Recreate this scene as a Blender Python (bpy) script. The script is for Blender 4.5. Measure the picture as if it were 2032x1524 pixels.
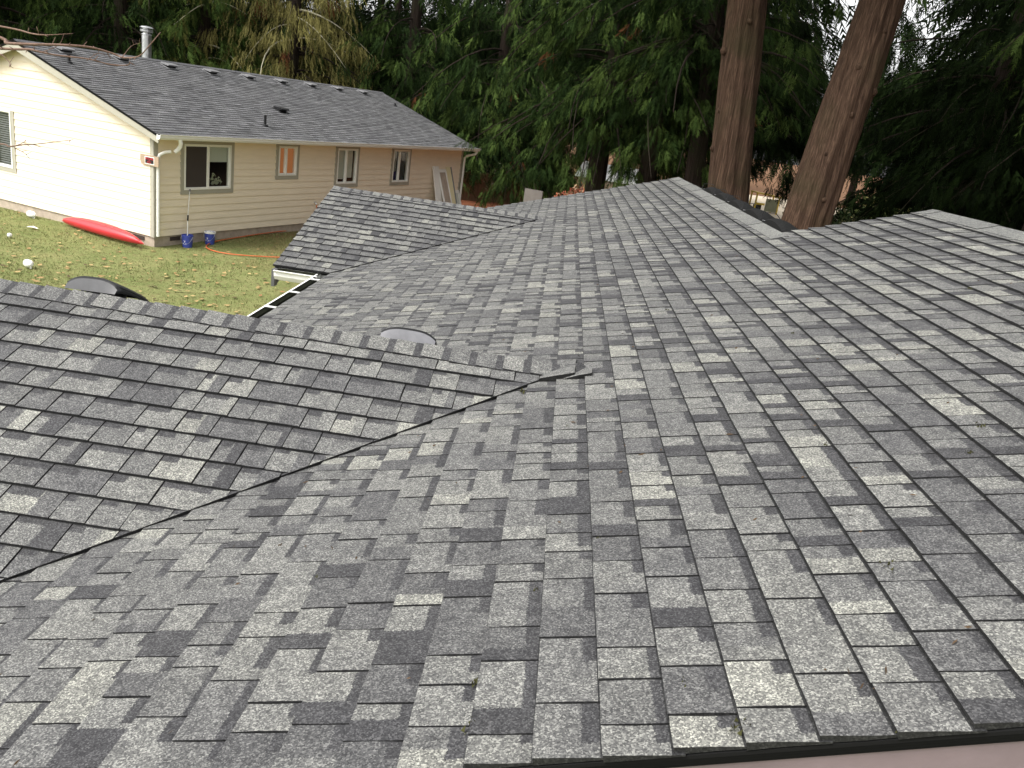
import bpy, math, random
import numpy as np
from mathutils import Vector, Matrix

for o in list(bpy.data.objects):
    bpy.data.objects.remove(o)
scn = bpy.context.scene
COL = scn.collection
CZ = 4.55                                            # camera height above the lawn

# ------------------------------------------------------------------ camera
RM = np.array([[0.98817468, 0.07066650, 0.13607733],
               [0.15133425, -0.30668498, -0.93970329],
               [-0.02467267, 0.94918416, -0.31375260]])
FPX = 1622.896
cam_d = bpy.data.cameras.new("camera")
cam_d.sensor_width = 36.0
cam_d.lens = 36.0 * FPX / 2032.0
cam_d.clip_start = 0.05
cam_d.clip_end = 800
cam = bpy.data.objects.new("camera", cam_d)
COL.objects.link(cam)
m = Matrix(((RM[0][0], -RM[1][0], -RM[2][0], 0), (RM[0][1], -RM[1][1], -RM[2][1], 0),
            (RM[0][2], -RM[1][2], -RM[2][2], CZ), (0, 0, 0, 1)))
cam.matrix_world = m
scn.camera = cam

# ------------------------------------------------------------------ sky, sun, exposure
SUN_TO = Vector((-0.50, -0.38, 0.78)).normalized()    # direction towards the veiled sun
w = bpy.data.worlds.new("World")
scn.world = w
w.use_nodes = True
wn = w.node_tree
for n_ in list(wn.nodes):
    wn.nodes.remove(n_)
wo = wn.nodes.new("ShaderNodeOutputWorld")
bg = wn.nodes.new("ShaderNodeBackground")
sky = wn.nodes.new("ShaderNodeTexSky")
sky.sky_type = 'NISHITA'
sky.sun_disc = False
sky.sun_elevation = math.asin(SUN_TO.z)
sky.sun_rotation = math.atan2(SUN_TO.x, SUN_TO.y)
sky.dust_density = 4.0
sky.air_density = 1.0
hs = wn.nodes.new("ShaderNodeHueSaturation")
hs.inputs['Saturation'].default_value = 0.04
wn.links.new(sky.outputs[0], hs.inputs['Color'])
wn.links.new(hs.outputs[0], bg.inputs[0])
bg.inputs[1].default_value = 0.148
wn.links.new(bg.outputs[0], wo.inputs[0])
sd = bpy.data.lights.new("sun", 'SUN')
sd.energy = 1.05
sd.angle = math.radians(22)
sd.color = (1.0, 0.95, 0.86)
sun = bpy.data.objects.new("sun", sd)
COL.objects.link(sun)
sun.rotation_euler = (-SUN_TO).to_track_quat('-Z', 'Y').to_euler()
sun.location = (0, 0, 60)
scn.view_settings.view_transform = 'Standard'
scn.view_settings.look = 'None'
scn.view_settings.exposure = 1.20
scn.view_settings.gamma = 1.0
scn.render.engine = 'CYCLES'
scn.cycles.use_denoising = True
scn.cycles.max_bounces = 6
scn.cycles.transparent_max_bounces = 12


# ------------------------------------------------------------------ materials
def mat(name, col=(.5, .5, .5), rough=.6, var=0.0, scale=8.0, spec=.3, metal=0.0, col2=None, stretch=None, bump=0.0,
        bscale=None, emit=None, estr=0.0):
    mt = bpy.data.materials.new(name)
    mt.use_nodes = True
    nt = mt.node_tree
    b = nt.nodes['Principled BSDF']
    b.inputs['Base Color'].default_value = (*col, 1)
    b.inputs['Roughness'].default_value = rough
    b.inputs['Specular IOR Level'].default_value = spec
    b.inputs['Metallic'].default_value = metal
    if emit:
        b.inputs['Emission Color'].default_value = (*emit, 1)
        b.inputs['Emission Strength'].default_value = estr
    if var or col2:
        tc = nt.nodes.new("ShaderNodeTexCoord")
        mp = nt.nodes.new("ShaderNodeMapping")
        if stretch:
            mp.inputs['Scale'].default_value = stretch
        nz = nt.nodes.new("ShaderNodeTexNoise")
        nz.inputs['Scale'].default_value = scale
        nz.inputs['Detail'].default_value = 6
        nz.inputs['Roughness'].default_value = .65
        nt.links.new(tc.outputs['Object'], mp.inputs[0])
        nt.links.new(mp.outputs[0], nz.inputs['Vector'])
        rp = nt.nodes.new("ShaderNodeValToRGB")
        c2 = col2 if col2 else tuple(min(1, c * (1 + var)) for c in col)
        c1 = col if col2 else tuple(c * (1 - var) for c in col)
        rp.color_ramp.elements[0].position = .32
        rp.color_ramp.elements[1].position = .68
        rp.color_ramp.elements[0].color = (*c1, 1)
        rp.color_ramp.elements[1].color = (*c2, 1)
        nt.links.new(nz.outputs['Fac'], rp.inputs[0])
        nt.links.new(rp.outputs[0], b.inputs['Base Color'])
        if bump:
            nb = nt.nodes.new("ShaderNodeTexNoise")
            nb.inputs['Scale'].default_value = bscale or scale * 4
            nb.inputs['Detail'].default_value = 4
            nt.links.new(mp.outputs[0], nb.inputs['Vector'])
            bp = nt.nodes.new("ShaderNodeBump")
            bp.inputs['Strength'].default_value = bump
            bp.inputs['Distance'].default_value = .02
            nt.links.new(nb.outputs['Fac'], bp.inputs['Height'])
            nt.links.new(bp.outputs[0], b.inputs['Normal'])
    return mt


def shingle_mat():
    mt = bpy.data.materials.new("granule_shingle")
    mt.use_nodes = True
    nt = mt.node_tree
    b = nt.nodes['Principled BSDF']
    b.inputs['Roughness'].default_value = .78
    b.inputs['Specular IOR Level'].default_value = .35
    def attr(nm):
        a_ = nt.nodes.new("ShaderNodeAttribute"); a_.attribute_name = nm; return a_
    c1, c2, c3, bl = attr("Col"), attr("Col2"), attr("Col3"), attr("Blk")
    ge = nt.nodes.new("ShaderNodeNewGeometry")
    # ragged granule edge between the colour blocks: block distances are carried per corner, shaken by fine noise
    wn_ = nt.nodes.new("ShaderNodeTexNoise")
    wn_.inputs['Scale'].default_value = 150; wn_.inputs['Detail'].default_value = 3
    nt.links.new(ge.outputs['Position'], wn_.inputs['Vector'])
    sh = nt.nodes.new("ShaderNodeVectorMath"); sh.operation = 'SUBTRACT'; sh.inputs[1].default_value = (.5, .5, .5)
    nt.links.new(wn_.outputs['Color'], sh.inputs[0])
    sc_ = nt.nodes.new("ShaderNodeVectorMath"); sc_.operation = 'SCALE'; sc_.inputs['Scale'].default_value = .022
    nt.links.new(sh.outputs[0], sc_.inputs[0])
    av = nt.nodes.new("ShaderNodeVectorMath"); av.operation = 'ADD'
    nt.links.new(bl.outputs['Vector'], av.inputs[0]); nt.links.new(sc_.outputs[0], av.inputs[1])
    sx_ = nt.nodes.new("ShaderNodeSeparateXYZ"); nt.links.new(av.outputs[0], sx_.inputs[0])
    def gt(sock):
        g_ = nt.nodes.new("ShaderNodeMath"); g_.operation = 'GREATER_THAN'; g_.inputs[1].default_value = 0
        nt.links.new(sock, g_.inputs[0]); return g_
    gx, gy, gzz = gt(sx_.outputs[0]), gt(sx_.outputs[1]), gt(sx_.outputs[2])
    an = nt.nodes.new("ShaderNodeMath"); an.operation = 'MULTIPLY'
    nt.links.new(gy.outputs[0], an.inputs[0]); nt.links.new(gzz.outputs[0], an.inputs[1])
    xa = nt.nodes.new("ShaderNodeMix"); xa.data_type = 'RGBA'
    nt.links.new(gx.outputs[0], xa.inputs[0]); nt.links.new(c2.outputs['Color'], xa.inputs[6]); nt.links.new(c1.outputs['Color'], xa.inputs[7])
    xc = nt.nodes.new("ShaderNodeMix"); xc.data_type = 'RGBA'
    nt.links.new(an.outputs[0], xc.inputs[0]); nt.links.new(xa.outputs[2], xc.inputs[6]); nt.links.new(c3.outputs['Color'], xc.inputs[7])
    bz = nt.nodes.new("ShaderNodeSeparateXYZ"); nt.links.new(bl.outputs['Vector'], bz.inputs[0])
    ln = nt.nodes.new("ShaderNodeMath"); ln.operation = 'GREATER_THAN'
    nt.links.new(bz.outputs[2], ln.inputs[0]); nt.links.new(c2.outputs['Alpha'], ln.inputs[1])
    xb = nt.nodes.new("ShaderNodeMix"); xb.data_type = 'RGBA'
    nt.links.new(ln.outputs[0], xb.inputs[0]); nt.links.new(xc.outputs[2], xb.inputs[6]); xb.inputs[7].default_value = (.018, .018, .019, 1)  # near-black line: shadow under the upper butt edge painted into the colour
    vo = nt.nodes.new("ShaderNodeTexVoronoi")
    vo.inputs['Scale'].default_value = 260
    nt.links.new(ge.outputs['Position'], vo.inputs['Vector'])
    sp = nt.nodes.new("ShaderNodeSeparateColor")
    nt.links.new(vo.outputs['Color'], sp.inputs[0])
    rp = nt.nodes.new("ShaderNodeValToRGB")
    e = rp.color_ramp.elements
    e[0].position = 0.0
    e[0].color = (.40, .40, .41, 1)
    e[1].position = 1.0
    e[1].color = (2.15, 2.15, 2.07, 1)
    a = e.new(.35); a.color = (.70, .70, .71, 1)
    a = e.new(.72); a.color = (1.15, 1.15, 1.13, 1)
    nt.links.new(sp.outputs[0], rp.inputs[0])
    m1 = nt.nodes.new("ShaderNodeMix")
    m1.data_type = 'RGBA'
    m1.blend_type = 'MULTIPLY'
    m1.inputs[0].default_value = 1
    nt.links.new(xb.outputs[2], m1.inputs[6])
    nt.links.new(rp.outputs[0], m1.inputs[7])
    n2 = nt.nodes.new("ShaderNodeTexNoise")
    n2.inputs['Scale'].default_value = 1.7
    n2.inputs['Detail'].default_value = 9
    n2.inputs['Roughness'].default_value = .7
    nt.links.new(ge.outputs['Position'], n2.inputs['Vector'])
    r2 = nt.nodes.new("ShaderNodeValToRGB")
    r2.color_ramp.elements[0].position = .3
    r2.color_ramp.elements[0].color = (.80, .80, .82, 1)
    r2.color_ramp.elements[1].position = .7
    r2.color_ramp.elements[1].color = (1.16, 1.16, 1.13, 1)
    nt.links.new(n2.outputs['Fac'], r2.inputs[0])
    m2 = nt.nodes.new("ShaderNodeMix")
    m2.data_type = 'RGBA'
    m2.blend_type = 'MULTIPLY'
    m2.inputs[0].default_value = 1
    nt.links.new(m1.outputs[2], m2.inputs[6])
    nt.links.new(r2.outputs[0], m2.inputs[7])
    n3 = nt.nodes.new("ShaderNodeTexNoise")
    n3.inputs['Scale'].default_value = 26
    n3.inputs['Detail'].default_value = 5
    nt.links.new(ge.outputs['Position'], n3.inputs['Vector'])
    r3 = nt.nodes.new("ShaderNodeValToRGB")
    r3.color_ramp.elements[0].position = .32
    r3.color_ramp.elements[0].color = (.80, .80, .81, 1)
    r3.color_ramp.elements[1].position = .68
    r3.color_ramp.elements[1].color = (1.20, 1.20, 1.19, 1)
    nt.links.new(n3.outputs['Fac'], r3.inputs[0])
    m3 = nt.nodes.new("ShaderNodeMix"); m3.data_type = 'RGBA'; m3.blend_type = 'MULTIPLY'; m3.inputs[0].default_value = 1
    nt.links.new(m2.outputs[2], m3.inputs[6]); nt.links.new(r3.outputs[0], m3.inputs[7])
    nt.links.new(m3.outputs[2], b.inputs['Base Color'])
    bp = nt.nodes.new("ShaderNodeBump")
    bp.inputs['Strength'].default_value = .35
    bp.inputs['Distance'].default_value = .002
    nt.links.new(sp.outputs[1], bp.inputs['Height'])
    nt.links.new(bp.outputs[0], b.inputs['Normal'])
    return mt


def attr_mat(name, rough=.6, spec=.2, trans=0.0, noise=0.0, nscale=3.0):
    mt = bpy.data.materials.new(name)
    mt.use_nodes = True
    nt = mt.node_tree
    b = nt.nodes['Principled BSDF']
    b.inputs['Roughness'].default_value = rough
    b.inputs['Specular IOR Level'].default_value = spec
    at = nt.nodes.new("ShaderNodeAttribute")
    at.attribute_name = "Col"
    nt.links.new(at.outputs['Color'], b.inputs['Base Color'])
    if trans:
        out = nt.nodes['Material Output']
        tr = nt.nodes.new("ShaderNodeBsdfTranslucent")
        nt.links.new(at.outputs['Color'], tr.inputs[0])
        mx = nt.nodes.new("ShaderNodeMixShader")
        mx.inputs[0].default_value = trans
        nt.links.new(b.outputs[0], mx.inputs[1])
        nt.links.new(tr.outputs[0], mx.inputs[2])
        nt.links.new(mx.outputs[0], out.inputs[0])
    return mt


def glass_mat():
    mt = bpy.data.materials.new("window_glass")
    mt.use_nodes = True
    nt = mt.node_tree
    for n_ in list(nt.nodes):
        nt.nodes.remove(n_)
    out = nt.nodes.new("ShaderNodeOutputMaterial")
    tr = nt.nodes.new("ShaderNodeBsdfTransparent")
    tr.inputs[0].default_value = (.86, .89, .88, 1)
    gl = nt.nodes.new("ShaderNodeBsdfGlossy")
    gl.inputs['Roughness'].default_value = .03
    lw = nt.nodes.new("ShaderNodeLayerWeight")
    pw = nt.nodes.new("ShaderNodeMath"); pw.operation = 'POWER'; pw.inputs[1].default_value = 4.0
    nt.links.new(lw.outputs['Facing'], pw.inputs[0])
    fr = nt.nodes.new("ShaderNodeMath"); fr.operation = 'MULTIPLY_ADD'; fr.inputs[1].default_value = .8; fr.inputs[2].default_value = .05
    nt.links.new(pw.outputs[0], fr.inputs[0])
    mx = nt.nodes.new("ShaderNodeMixShader")
    nt.links.new(fr.outputs[0], mx.inputs[0])
    nt.links.new(tr.outputs[0], mx.inputs[1])
    nt.links.new(gl.outputs[0], mx.inputs[2])
    nt.links.new(mx.outputs[0], out.inputs[0])
    return mt


def bark_mat(name, c1, c2, moss):
    mt = bpy.data.materials.new(name)
    mt.use_nodes = True
    nt = mt.node_tree
    b = nt.nodes['Principled BSDF']
    b.inputs['Roughness'].default_value = .9
    b.inputs['Specular IOR Level'].default_value = .1
    tc = nt.nodes.new("ShaderNodeTexCoord")
    mp = nt.nodes.new("ShaderNodeMapping")
    mp.inputs['Scale'].default_value = (17, 17, .55)
    nt.links.new(tc.outputs['Object'], mp.inputs[0])
    nz = nt.nodes.new("ShaderNodeTexNoise")
    nz.inputs['Scale'].default_value = 2.2
    nz.inputs['Detail'].default_value = 10
    nz.inputs['Roughness'].default_value = .7
    nt.links.new(mp.outputs[0], nz.inputs['Vector'])
    rp = nt.nodes.new("ShaderNodeValToRGB")
    e = rp.color_ramp.elements
    e[0].position = .33; e[0].color = (*[c * .3 for c in c1], 1)
    e[1].position = .78; e[1].color = (*c2, 1)
    a = e.new(.5); a.color = (*c1, 1)
    nt.links.new(nz.outputs['Fac'], rp.inputs[0])
    n2 = nt.nodes.new("ShaderNodeTexNoise")
    n2.inputs['Scale'].default_value = .9
    n2.inputs['Detail'].default_value = 7
    nt.links.new(tc.outputs['Object'], n2.inputs['Vector'])
    r2 = nt.nodes.new("ShaderNodeValToRGB")
    r2.color_ramp.elements[0].position = .50
    r2.color_ramp.elements[0].color = (0, 0, 0, 1)
    r2.color_ramp.elements[1].position = .72
    r2.color_ramp.elements[1].color = (.75, .75, .75, 1)
    nt.links.new(n2.outputs['Fac'], r2.inputs[0])
    mx = nt.nodes.new("ShaderNodeMix")
    mx.data_type = 'RGBA'
    nt.links.new(r2.outputs[0], mx.inputs[0])
    nt.links.new(rp.outputs[0], mx.inputs[6])
    mx.inputs[7].default_value = (*moss, 1)
    nt.links.new(mx.outputs[2], b.inputs['Base Color'])
    bp = nt.nodes.new("ShaderNodeBump")
    bp.inputs['Strength'].default_value = .9
    bp.inputs['Distance'].default_value = .06
    nt.links.new(nz.outputs['Fac'], bp.inputs['Height'])
    nt.links.new(bp.outputs[0], b.inputs['Normal'])
    return mt


M = {}
M['shingle'] = shingle_mat()
M['deck'] = mat('asphalt_underlay', (.013, .013, .013), 1.0, spec=.02)
M['fascia'] = mat('pinkish_painted_fascia', (.20, .155, .165), .6, .10, 5, bump=.1)
M['wallhouse'] = mat('grey_painted_wall', (.42, .38, .35), .7, .06, 3)
M['white'] = mat('white_enamel', (.80, .80, .77), .4, .05, 6)
M['gutin'] = mat('dark_gutter_inside', (.028, .030, .020), .9, .3, 9, spec=.1)  # trough faces, darker than the white outside
M['black'] = mat('black_plastic', (.012, .012, .013), .38, .25, 14, spec=.35)
M['blackmatte'] = mat('matte_black_plastic', (.010, .010, .010), .65, .25, 14, spec=.12)
M['blackface'] = mat('vent_face_black', (.034, .034, .036), .45, .3, 8, spec=.5)  # vent front face, lighter than its hood
M['greyface'] = mat('vent_face_grey', (.13, .13, .14), .45, .2, 8, spec=.5)  # vent front face, much lighter than its hood
M['glint_patch'] = mat('grey_glint', (.5, .5, .52), .4)
M['rk'] = mat('dark_grey_rake', (.09, .09, .09), .6, .15, 5)
M['tar'] = mat('roofing_tar', (.012, .012, .012), .55)
M['siding'] = mat('cream_siding', (.88, .77, .60), .55, .05, 1.6, stretch=(1, 1, 6))
M['trim'] = mat('grey_beige_trim', (.40, .38, .31), .6, .05, 3)
M['concrete'] = mat('foundation_concrete', (.42, .35, .28), .9, .18, 5, bump=.3)
M['vinyl'] = mat('white_vinyl', (.86, .85, .79), .35)
M['glass'] = glass_mat()
M['roomdark'] = mat('dark_room', (.06, .045, .04), .9)
M['roomwarm'] = mat('lit_room', (.5, .26, .12), .9, emit=(1, .48, .2), estr=.07)
M['blind'] = mat('pale_blind', (.62, .64, .56), .7)
M['screen'] = mat('insect_screen', (.055, .045, .042), .8)
M['furn'] = mat('brown_furniture', (.16, .06, .03), .6)
M['blueshirt'] = mat('dark_blue_cloth', (.03, .02, .10), .9)
M['metal'] = mat('galvanised_flue', (.55, .56, .57), .28, .25, 10, metal=.9)
M['ventgrey'] = mat('grey_roof_vent', (.20, .20, .205), .45, .1, 9, spec=.5)
M['venttop'] = mat('pale_vent_hood', (.20, .20, .205), .4, .1, 9, spec=.5)
M['red'] = mat('red_polyethylene', (.50, .028, .036), .38, .06, 3, spec=.5)
M['blue'] = mat('blue_plastic', (.05, .075, .36), .4, .06, 5, spec=.5)
M['orange'] = mat('orange_hose', (.55, .13, .045), .5)
M['wood'] = mat('weathered_plank', (.40, .30, .21), .85, .2, 6, stretch=(1, 1, 8))
M['signred'] = mat('sign_red', (.62, .05, .06), .5)
M['signblack'] = mat('sign_black', (.02, .018, .018), .5)
M['brownfence'] = mat('brown_fence_board', (.20, .125, .075), .9, .3, 3, stretch=(4, 4, .6), bump=.2)
M['tanfence'] = mat('tan_fence_board', (.46, .30, .17), .9, .25, 3, stretch=(4, 4, .6))
M['yellow'] = mat('yellow_painted_frame', (.70, .52, .10), .6, .1, 4)
M['greyp'] = mat('grey_green_panel', (.25, .26, .18), .7, .15, 4)
M['whiteroof'] = mat('white_metal_roof', (.86, .86, .86), .5)
M['bark'] = bark_mat('cedar_bark', (.066, .040, .027), (.180, .116, .077), (.042, .037, .018))
M['barkdark'] = bark_mat('dark_bark', (.026, .019, .015), (.055, .042, .032), (.03, .034, .016))
M['twig'] = mat('bare_twig', (.16, .10, .075), .8, .3, 20)
M['palebark'] = mat('lichen_pale_limb', (.33, .31, .22), .9, .3, 6)
M['foliage'] = attr_mat('cedar_foliage', .8, .04, .12)
M['leafy'] = attr_mat('leaf_litter', .7, .2, .1)
M['moss'] = mat('green_moss', (.045, .045, .014), .95, .3, 60)


# ------------------------------------------------------------------ object helpers
def tag(o, label=None, cat=None, group=None, kind=None):
    if label: o['label'] = label
    if cat: o['category'] = cat
    if group: o['group'] = group
    if kind: o['kind'] = kind
    return o


def root(name, loc, label, cat, group=None, rz=0.0):
    o = bpy.data.objects.new(name, None)
    o.empty_display_size = .2
    COL.objects.link(o)
    o.location = loc
    o.rotation_euler = (0, 0, rz)
    return tag(o, label, cat, group)


class MB:
    """collects polygons; build() links them as one mesh object"""
    def __init__(s):
        s.x = {}; s.v = []; s.f = []; s.c = []; s.mi = []; s.cur = (1, 1, 1); s.m = 0

    blk = False

    def face(s, pts, col=None, ex=None):
        i = len(s.v)
        if ex is not None:
            s.x[len(s.f)] = ex; s.blk = True
        s.v.extend([tuple(p) for p in pts])
        s.f.append(tuple(range(i, i + len(pts))))
        s.c.append(col or s.cur)
        s.mi.append(s.m)

    def box(s, x0, x1, y0, y1, z0, z1):
        i = len(s.v)
        s.v += [(x0, y0, z0), (x1, y0, z0), (x1, y1, z0), (x0, y1, z0), (x0, y0, z1), (x1, y0, z1), (x1, y1, z1), (x0, y1, z1)]
        for q in ((0, 3, 2, 1), (4, 5, 6, 7), (0, 1, 5, 4), (1, 2, 6, 5), (2, 3, 7, 6), (3, 0, 4, 7)):
            s.f.append(tuple(i + k for k in q)); s.c.append(s.cur); s.mi.append(s.m)

    def prism(s, poly, ext):
        """poly: list of 3d points, extruded by vector ext"""
        n = len(poly); i = len(s.v)
        e = Vector(ext)
        s.v += [tuple(p) for p in poly] + [tuple(Vector(p) + e) for p in poly]
        s.f.append(tuple(i + k for k in range(n))[::-1]); s.f.append(tuple(i + n + k for k in range(n)))
        for k in range(n):
            s.f.append((i + k, i + (k + 1) % n, i + n + (k + 1) % n, i + n + k))
        s.c += [s.cur] * (n + 2); s.mi += [s.m] * (n + 2)

    def tube(s, pts, rad, n=8, caps=True, sx=1.0):
        pts = [Vector(p) for p in pts]
        rad = rad if isinstance(rad, (list, tuple)) else [rad] * len(pts)
        i0 = len(s.v)
        up = Vector((0.13, .21, .97))
        for k, p in enumerate(pts):
            d = (pts[min(k + 1, len(pts) - 1)] - pts[max(k - 1, 0)]).normalized()
            a = d.cross(up)
            if a.length < .05:
                a = d.cross(Vector((1, 0, 0)))
            a.normalize(); b = d.cross(a)
            for j in range(n):
                t = 2 * math.pi * j / n
                s.v.append(tuple(p + a * (math.cos(t) * rad[k] * sx) + b * (math.sin(t) * rad[k])))
        for k in range(len(pts) - 1):
            for j in range(n):
                q = i0 + k * n
                s.f.append((q + j, q + (j + 1) % n, q + n + (j + 1) % n, q + n + j)); s.c.append(s.cur); s.mi.append(s.m)
        if caps:
            s.f.append(tuple(i0 + j for j in range(n))[::-1]); s.c.append(s.cur); s.mi.append(s.m)
            q = i0 + (len(pts) - 1) * n
            s.f.append(tuple(q + j for j in range(n))); s.c.append(s.cur); s.mi.append(s.m)

    def lathe(s, prof, c=(0, 0, 0), n=20, cap=True):
        i0 = len(s.v)
        for r, z in prof:
            for j in range(n):
                t = 2 * math.pi * j / n
                s.v.append((c[0] + r * math.cos(t), c[1] + r * math.sin(t), c[2] + z))
        for k in range(len(prof) - 1):
            for j in range(n):
                q = i0 + k * n
                s.f.append((q + j, q + (j + 1) % n, q + n + (j + 1) % n, q + n + j)); s.c.append(s.cur); s.mi.append(s.m)
        if cap:
            s.f.append(tuple(i0 + j for j in range(n))[::-1]); s.c.append(s.cur); s.mi.append(s.m)
            q = i0 + (len(prof) - 1) * n
            s.f.append(tuple(q + j for j in range(n))); s.c.append(s.cur); s.mi.append(s.m)

    def build(s, name, mats, parent=None, off=(0, 0, 0), smooth=False, color=False, loc=None, matrix=None, bevel=0):
        me = bpy.data.meshes.new(name)
        v = np.array(s.v, dtype=np.float64).reshape(-1, 3) - np.array(off)
        base = np.zeros(3)
        if loc is not None:
            base = np.array(loc, dtype=float) - np.array(off)
            v = v - base
        me.from_pydata(v.tolist(), [], s.f)
        if color:
            ca = me.color_attributes.new("Col", 'FLOAT_COLOR', 'CORNER')
            arr = np.concatenate([np.tile(np.array([*c, 1.0]), (len(f), 1)) for c, f in zip(s.c, s.f)]).astype(np.float32)
            ca.data.foreach_set('color', arr.ravel())
            if s.blk:
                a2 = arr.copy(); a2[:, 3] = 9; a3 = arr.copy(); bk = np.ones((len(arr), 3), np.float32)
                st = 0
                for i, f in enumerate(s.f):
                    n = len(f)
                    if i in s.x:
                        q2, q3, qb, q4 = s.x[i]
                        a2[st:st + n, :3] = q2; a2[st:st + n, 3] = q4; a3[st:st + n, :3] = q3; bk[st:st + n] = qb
                    st += n
                for nm, ar in (("Col2", a2), ("Col3", a3)):
                    me.color_attributes.new(nm, 'FLOAT_COLOR', 'CORNER').data.foreach_set('color', ar.ravel())
                me.attributes.new("Blk", 'FLOAT_VECTOR', 'CORNER').data.foreach_set('vector', bk.ravel())
            else:
                arr[:, 3] = 9
                for nm in ("Col2", "Col3"):
                    me.color_attributes.new(nm, 'FLOAT_COLOR', 'CORNER').data.foreach_set('color', arr.ravel())
                me.attributes.new("Blk", 'FLOAT_VECTOR', 'CORNER').data.foreach_set('vector', np.ones(len(arr) * 3, np.float32))
        mats = mats if isinstance(mats, (list, tuple)) else [mats]
        for x in mats:
            me.materials.append(x)
        if len(mats) > 1:
            me.polygons.foreach_set('material_index', np.array(s.mi, dtype=np.int32))
        if smooth:
            me.polygons.foreach_set('use_smooth', np.ones(len(me.polygons), dtype=bool))
        me.update()
        o = bpy.data.objects.new(name, me)
        COL.objects.link(o)
        if parent:
            o.parent = parent
        o.location = tuple(base)
        if matrix is not None:
            o.matrix_local = matrix
        if bevel:
            b = o.modifiers.new('bevel', 'BEVEL'); b.width = bevel; b.segments = 2; b.limit_method = 'ANGLE'
        return o


def np_mesh(name, V, F, col, mt, parent=None, smooth=False):
    """V (n,3) F (m,k) numpy, col (m,3) per face"""
    me = bpy.data.meshes.new(name)
    k = F.shape[1]; nf = len(F)
    me.vertices.add(len(V)); me.vertices.foreach_set('co', V.astype(np.float32).ravel())
    me.loops.add(nf * k); me.loops.foreach_set('vertex_index', F.astype(np.int32).ravel())
    me.polygons.add(nf)
    me.polygons.foreach_set('loop_start', np.arange(0, nf * k, k, dtype=np.int32))
    me.polygons.foreach_set('loop_total', np.full(nf, k, dtype=np.int32))
    me.update(calc_edges=True)
    ca = me.color_attributes.new("Col", 'FLOAT_COLOR', 'CORNER')
    c4 = np.ones((nf, 4), dtype=np.float32); c4[:, :3] = col
    ca.data.foreach_set('color', np.repeat(c4, k, axis=0).ravel())
    me.materials.append(mt)
    if smooth:
        me.polygons.foreach_set('use_smooth', np.ones(nf, dtype=bool))
    o = bpy.data.objects.new(name, me)
    COL.objects.link(o)
    if parent: o.parent = parent
    return o


def clip(poly, hp):
    """convex polygon (list of 2-tuples) against half-planes (a,b,c): a*x+b*y<=c"""
    for a, b, c in hp:
        out = []
        n = len(poly)
        for i in range(n):
            p, q = poly[i], poly[(i + 1) % n]
            dp = a * p[0] + b * p[1] - c; dq = a * q[0] + b * q[1] - c
            if dp <= 0: out.append(p)
            if (dp < 0 < dq) or (dq < 0 < dp):
                t = dp / (dp - dq)
                out.append((p[0] + t * (q[0] - p[0]), p[1] + t * (q[1] - p[1])))
        poly = out
        if len(poly) < 3: return []
    ar = sum(poly[i][0] * poly[(i + 1) % len(poly)][1] - poly[(i + 1) % len(poly)][0] * poly[i][1] for i in range(len(poly))) / 2
    return poly if abs(ar) > 2e-5 else []


def project(p):
    q = RM @ (np.array(p) - np.array([0, 0, CZ]))
    return 1016 + FPX * q[0] / q[2], 762 + FPX * q[1] / q[2], q[2]


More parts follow.
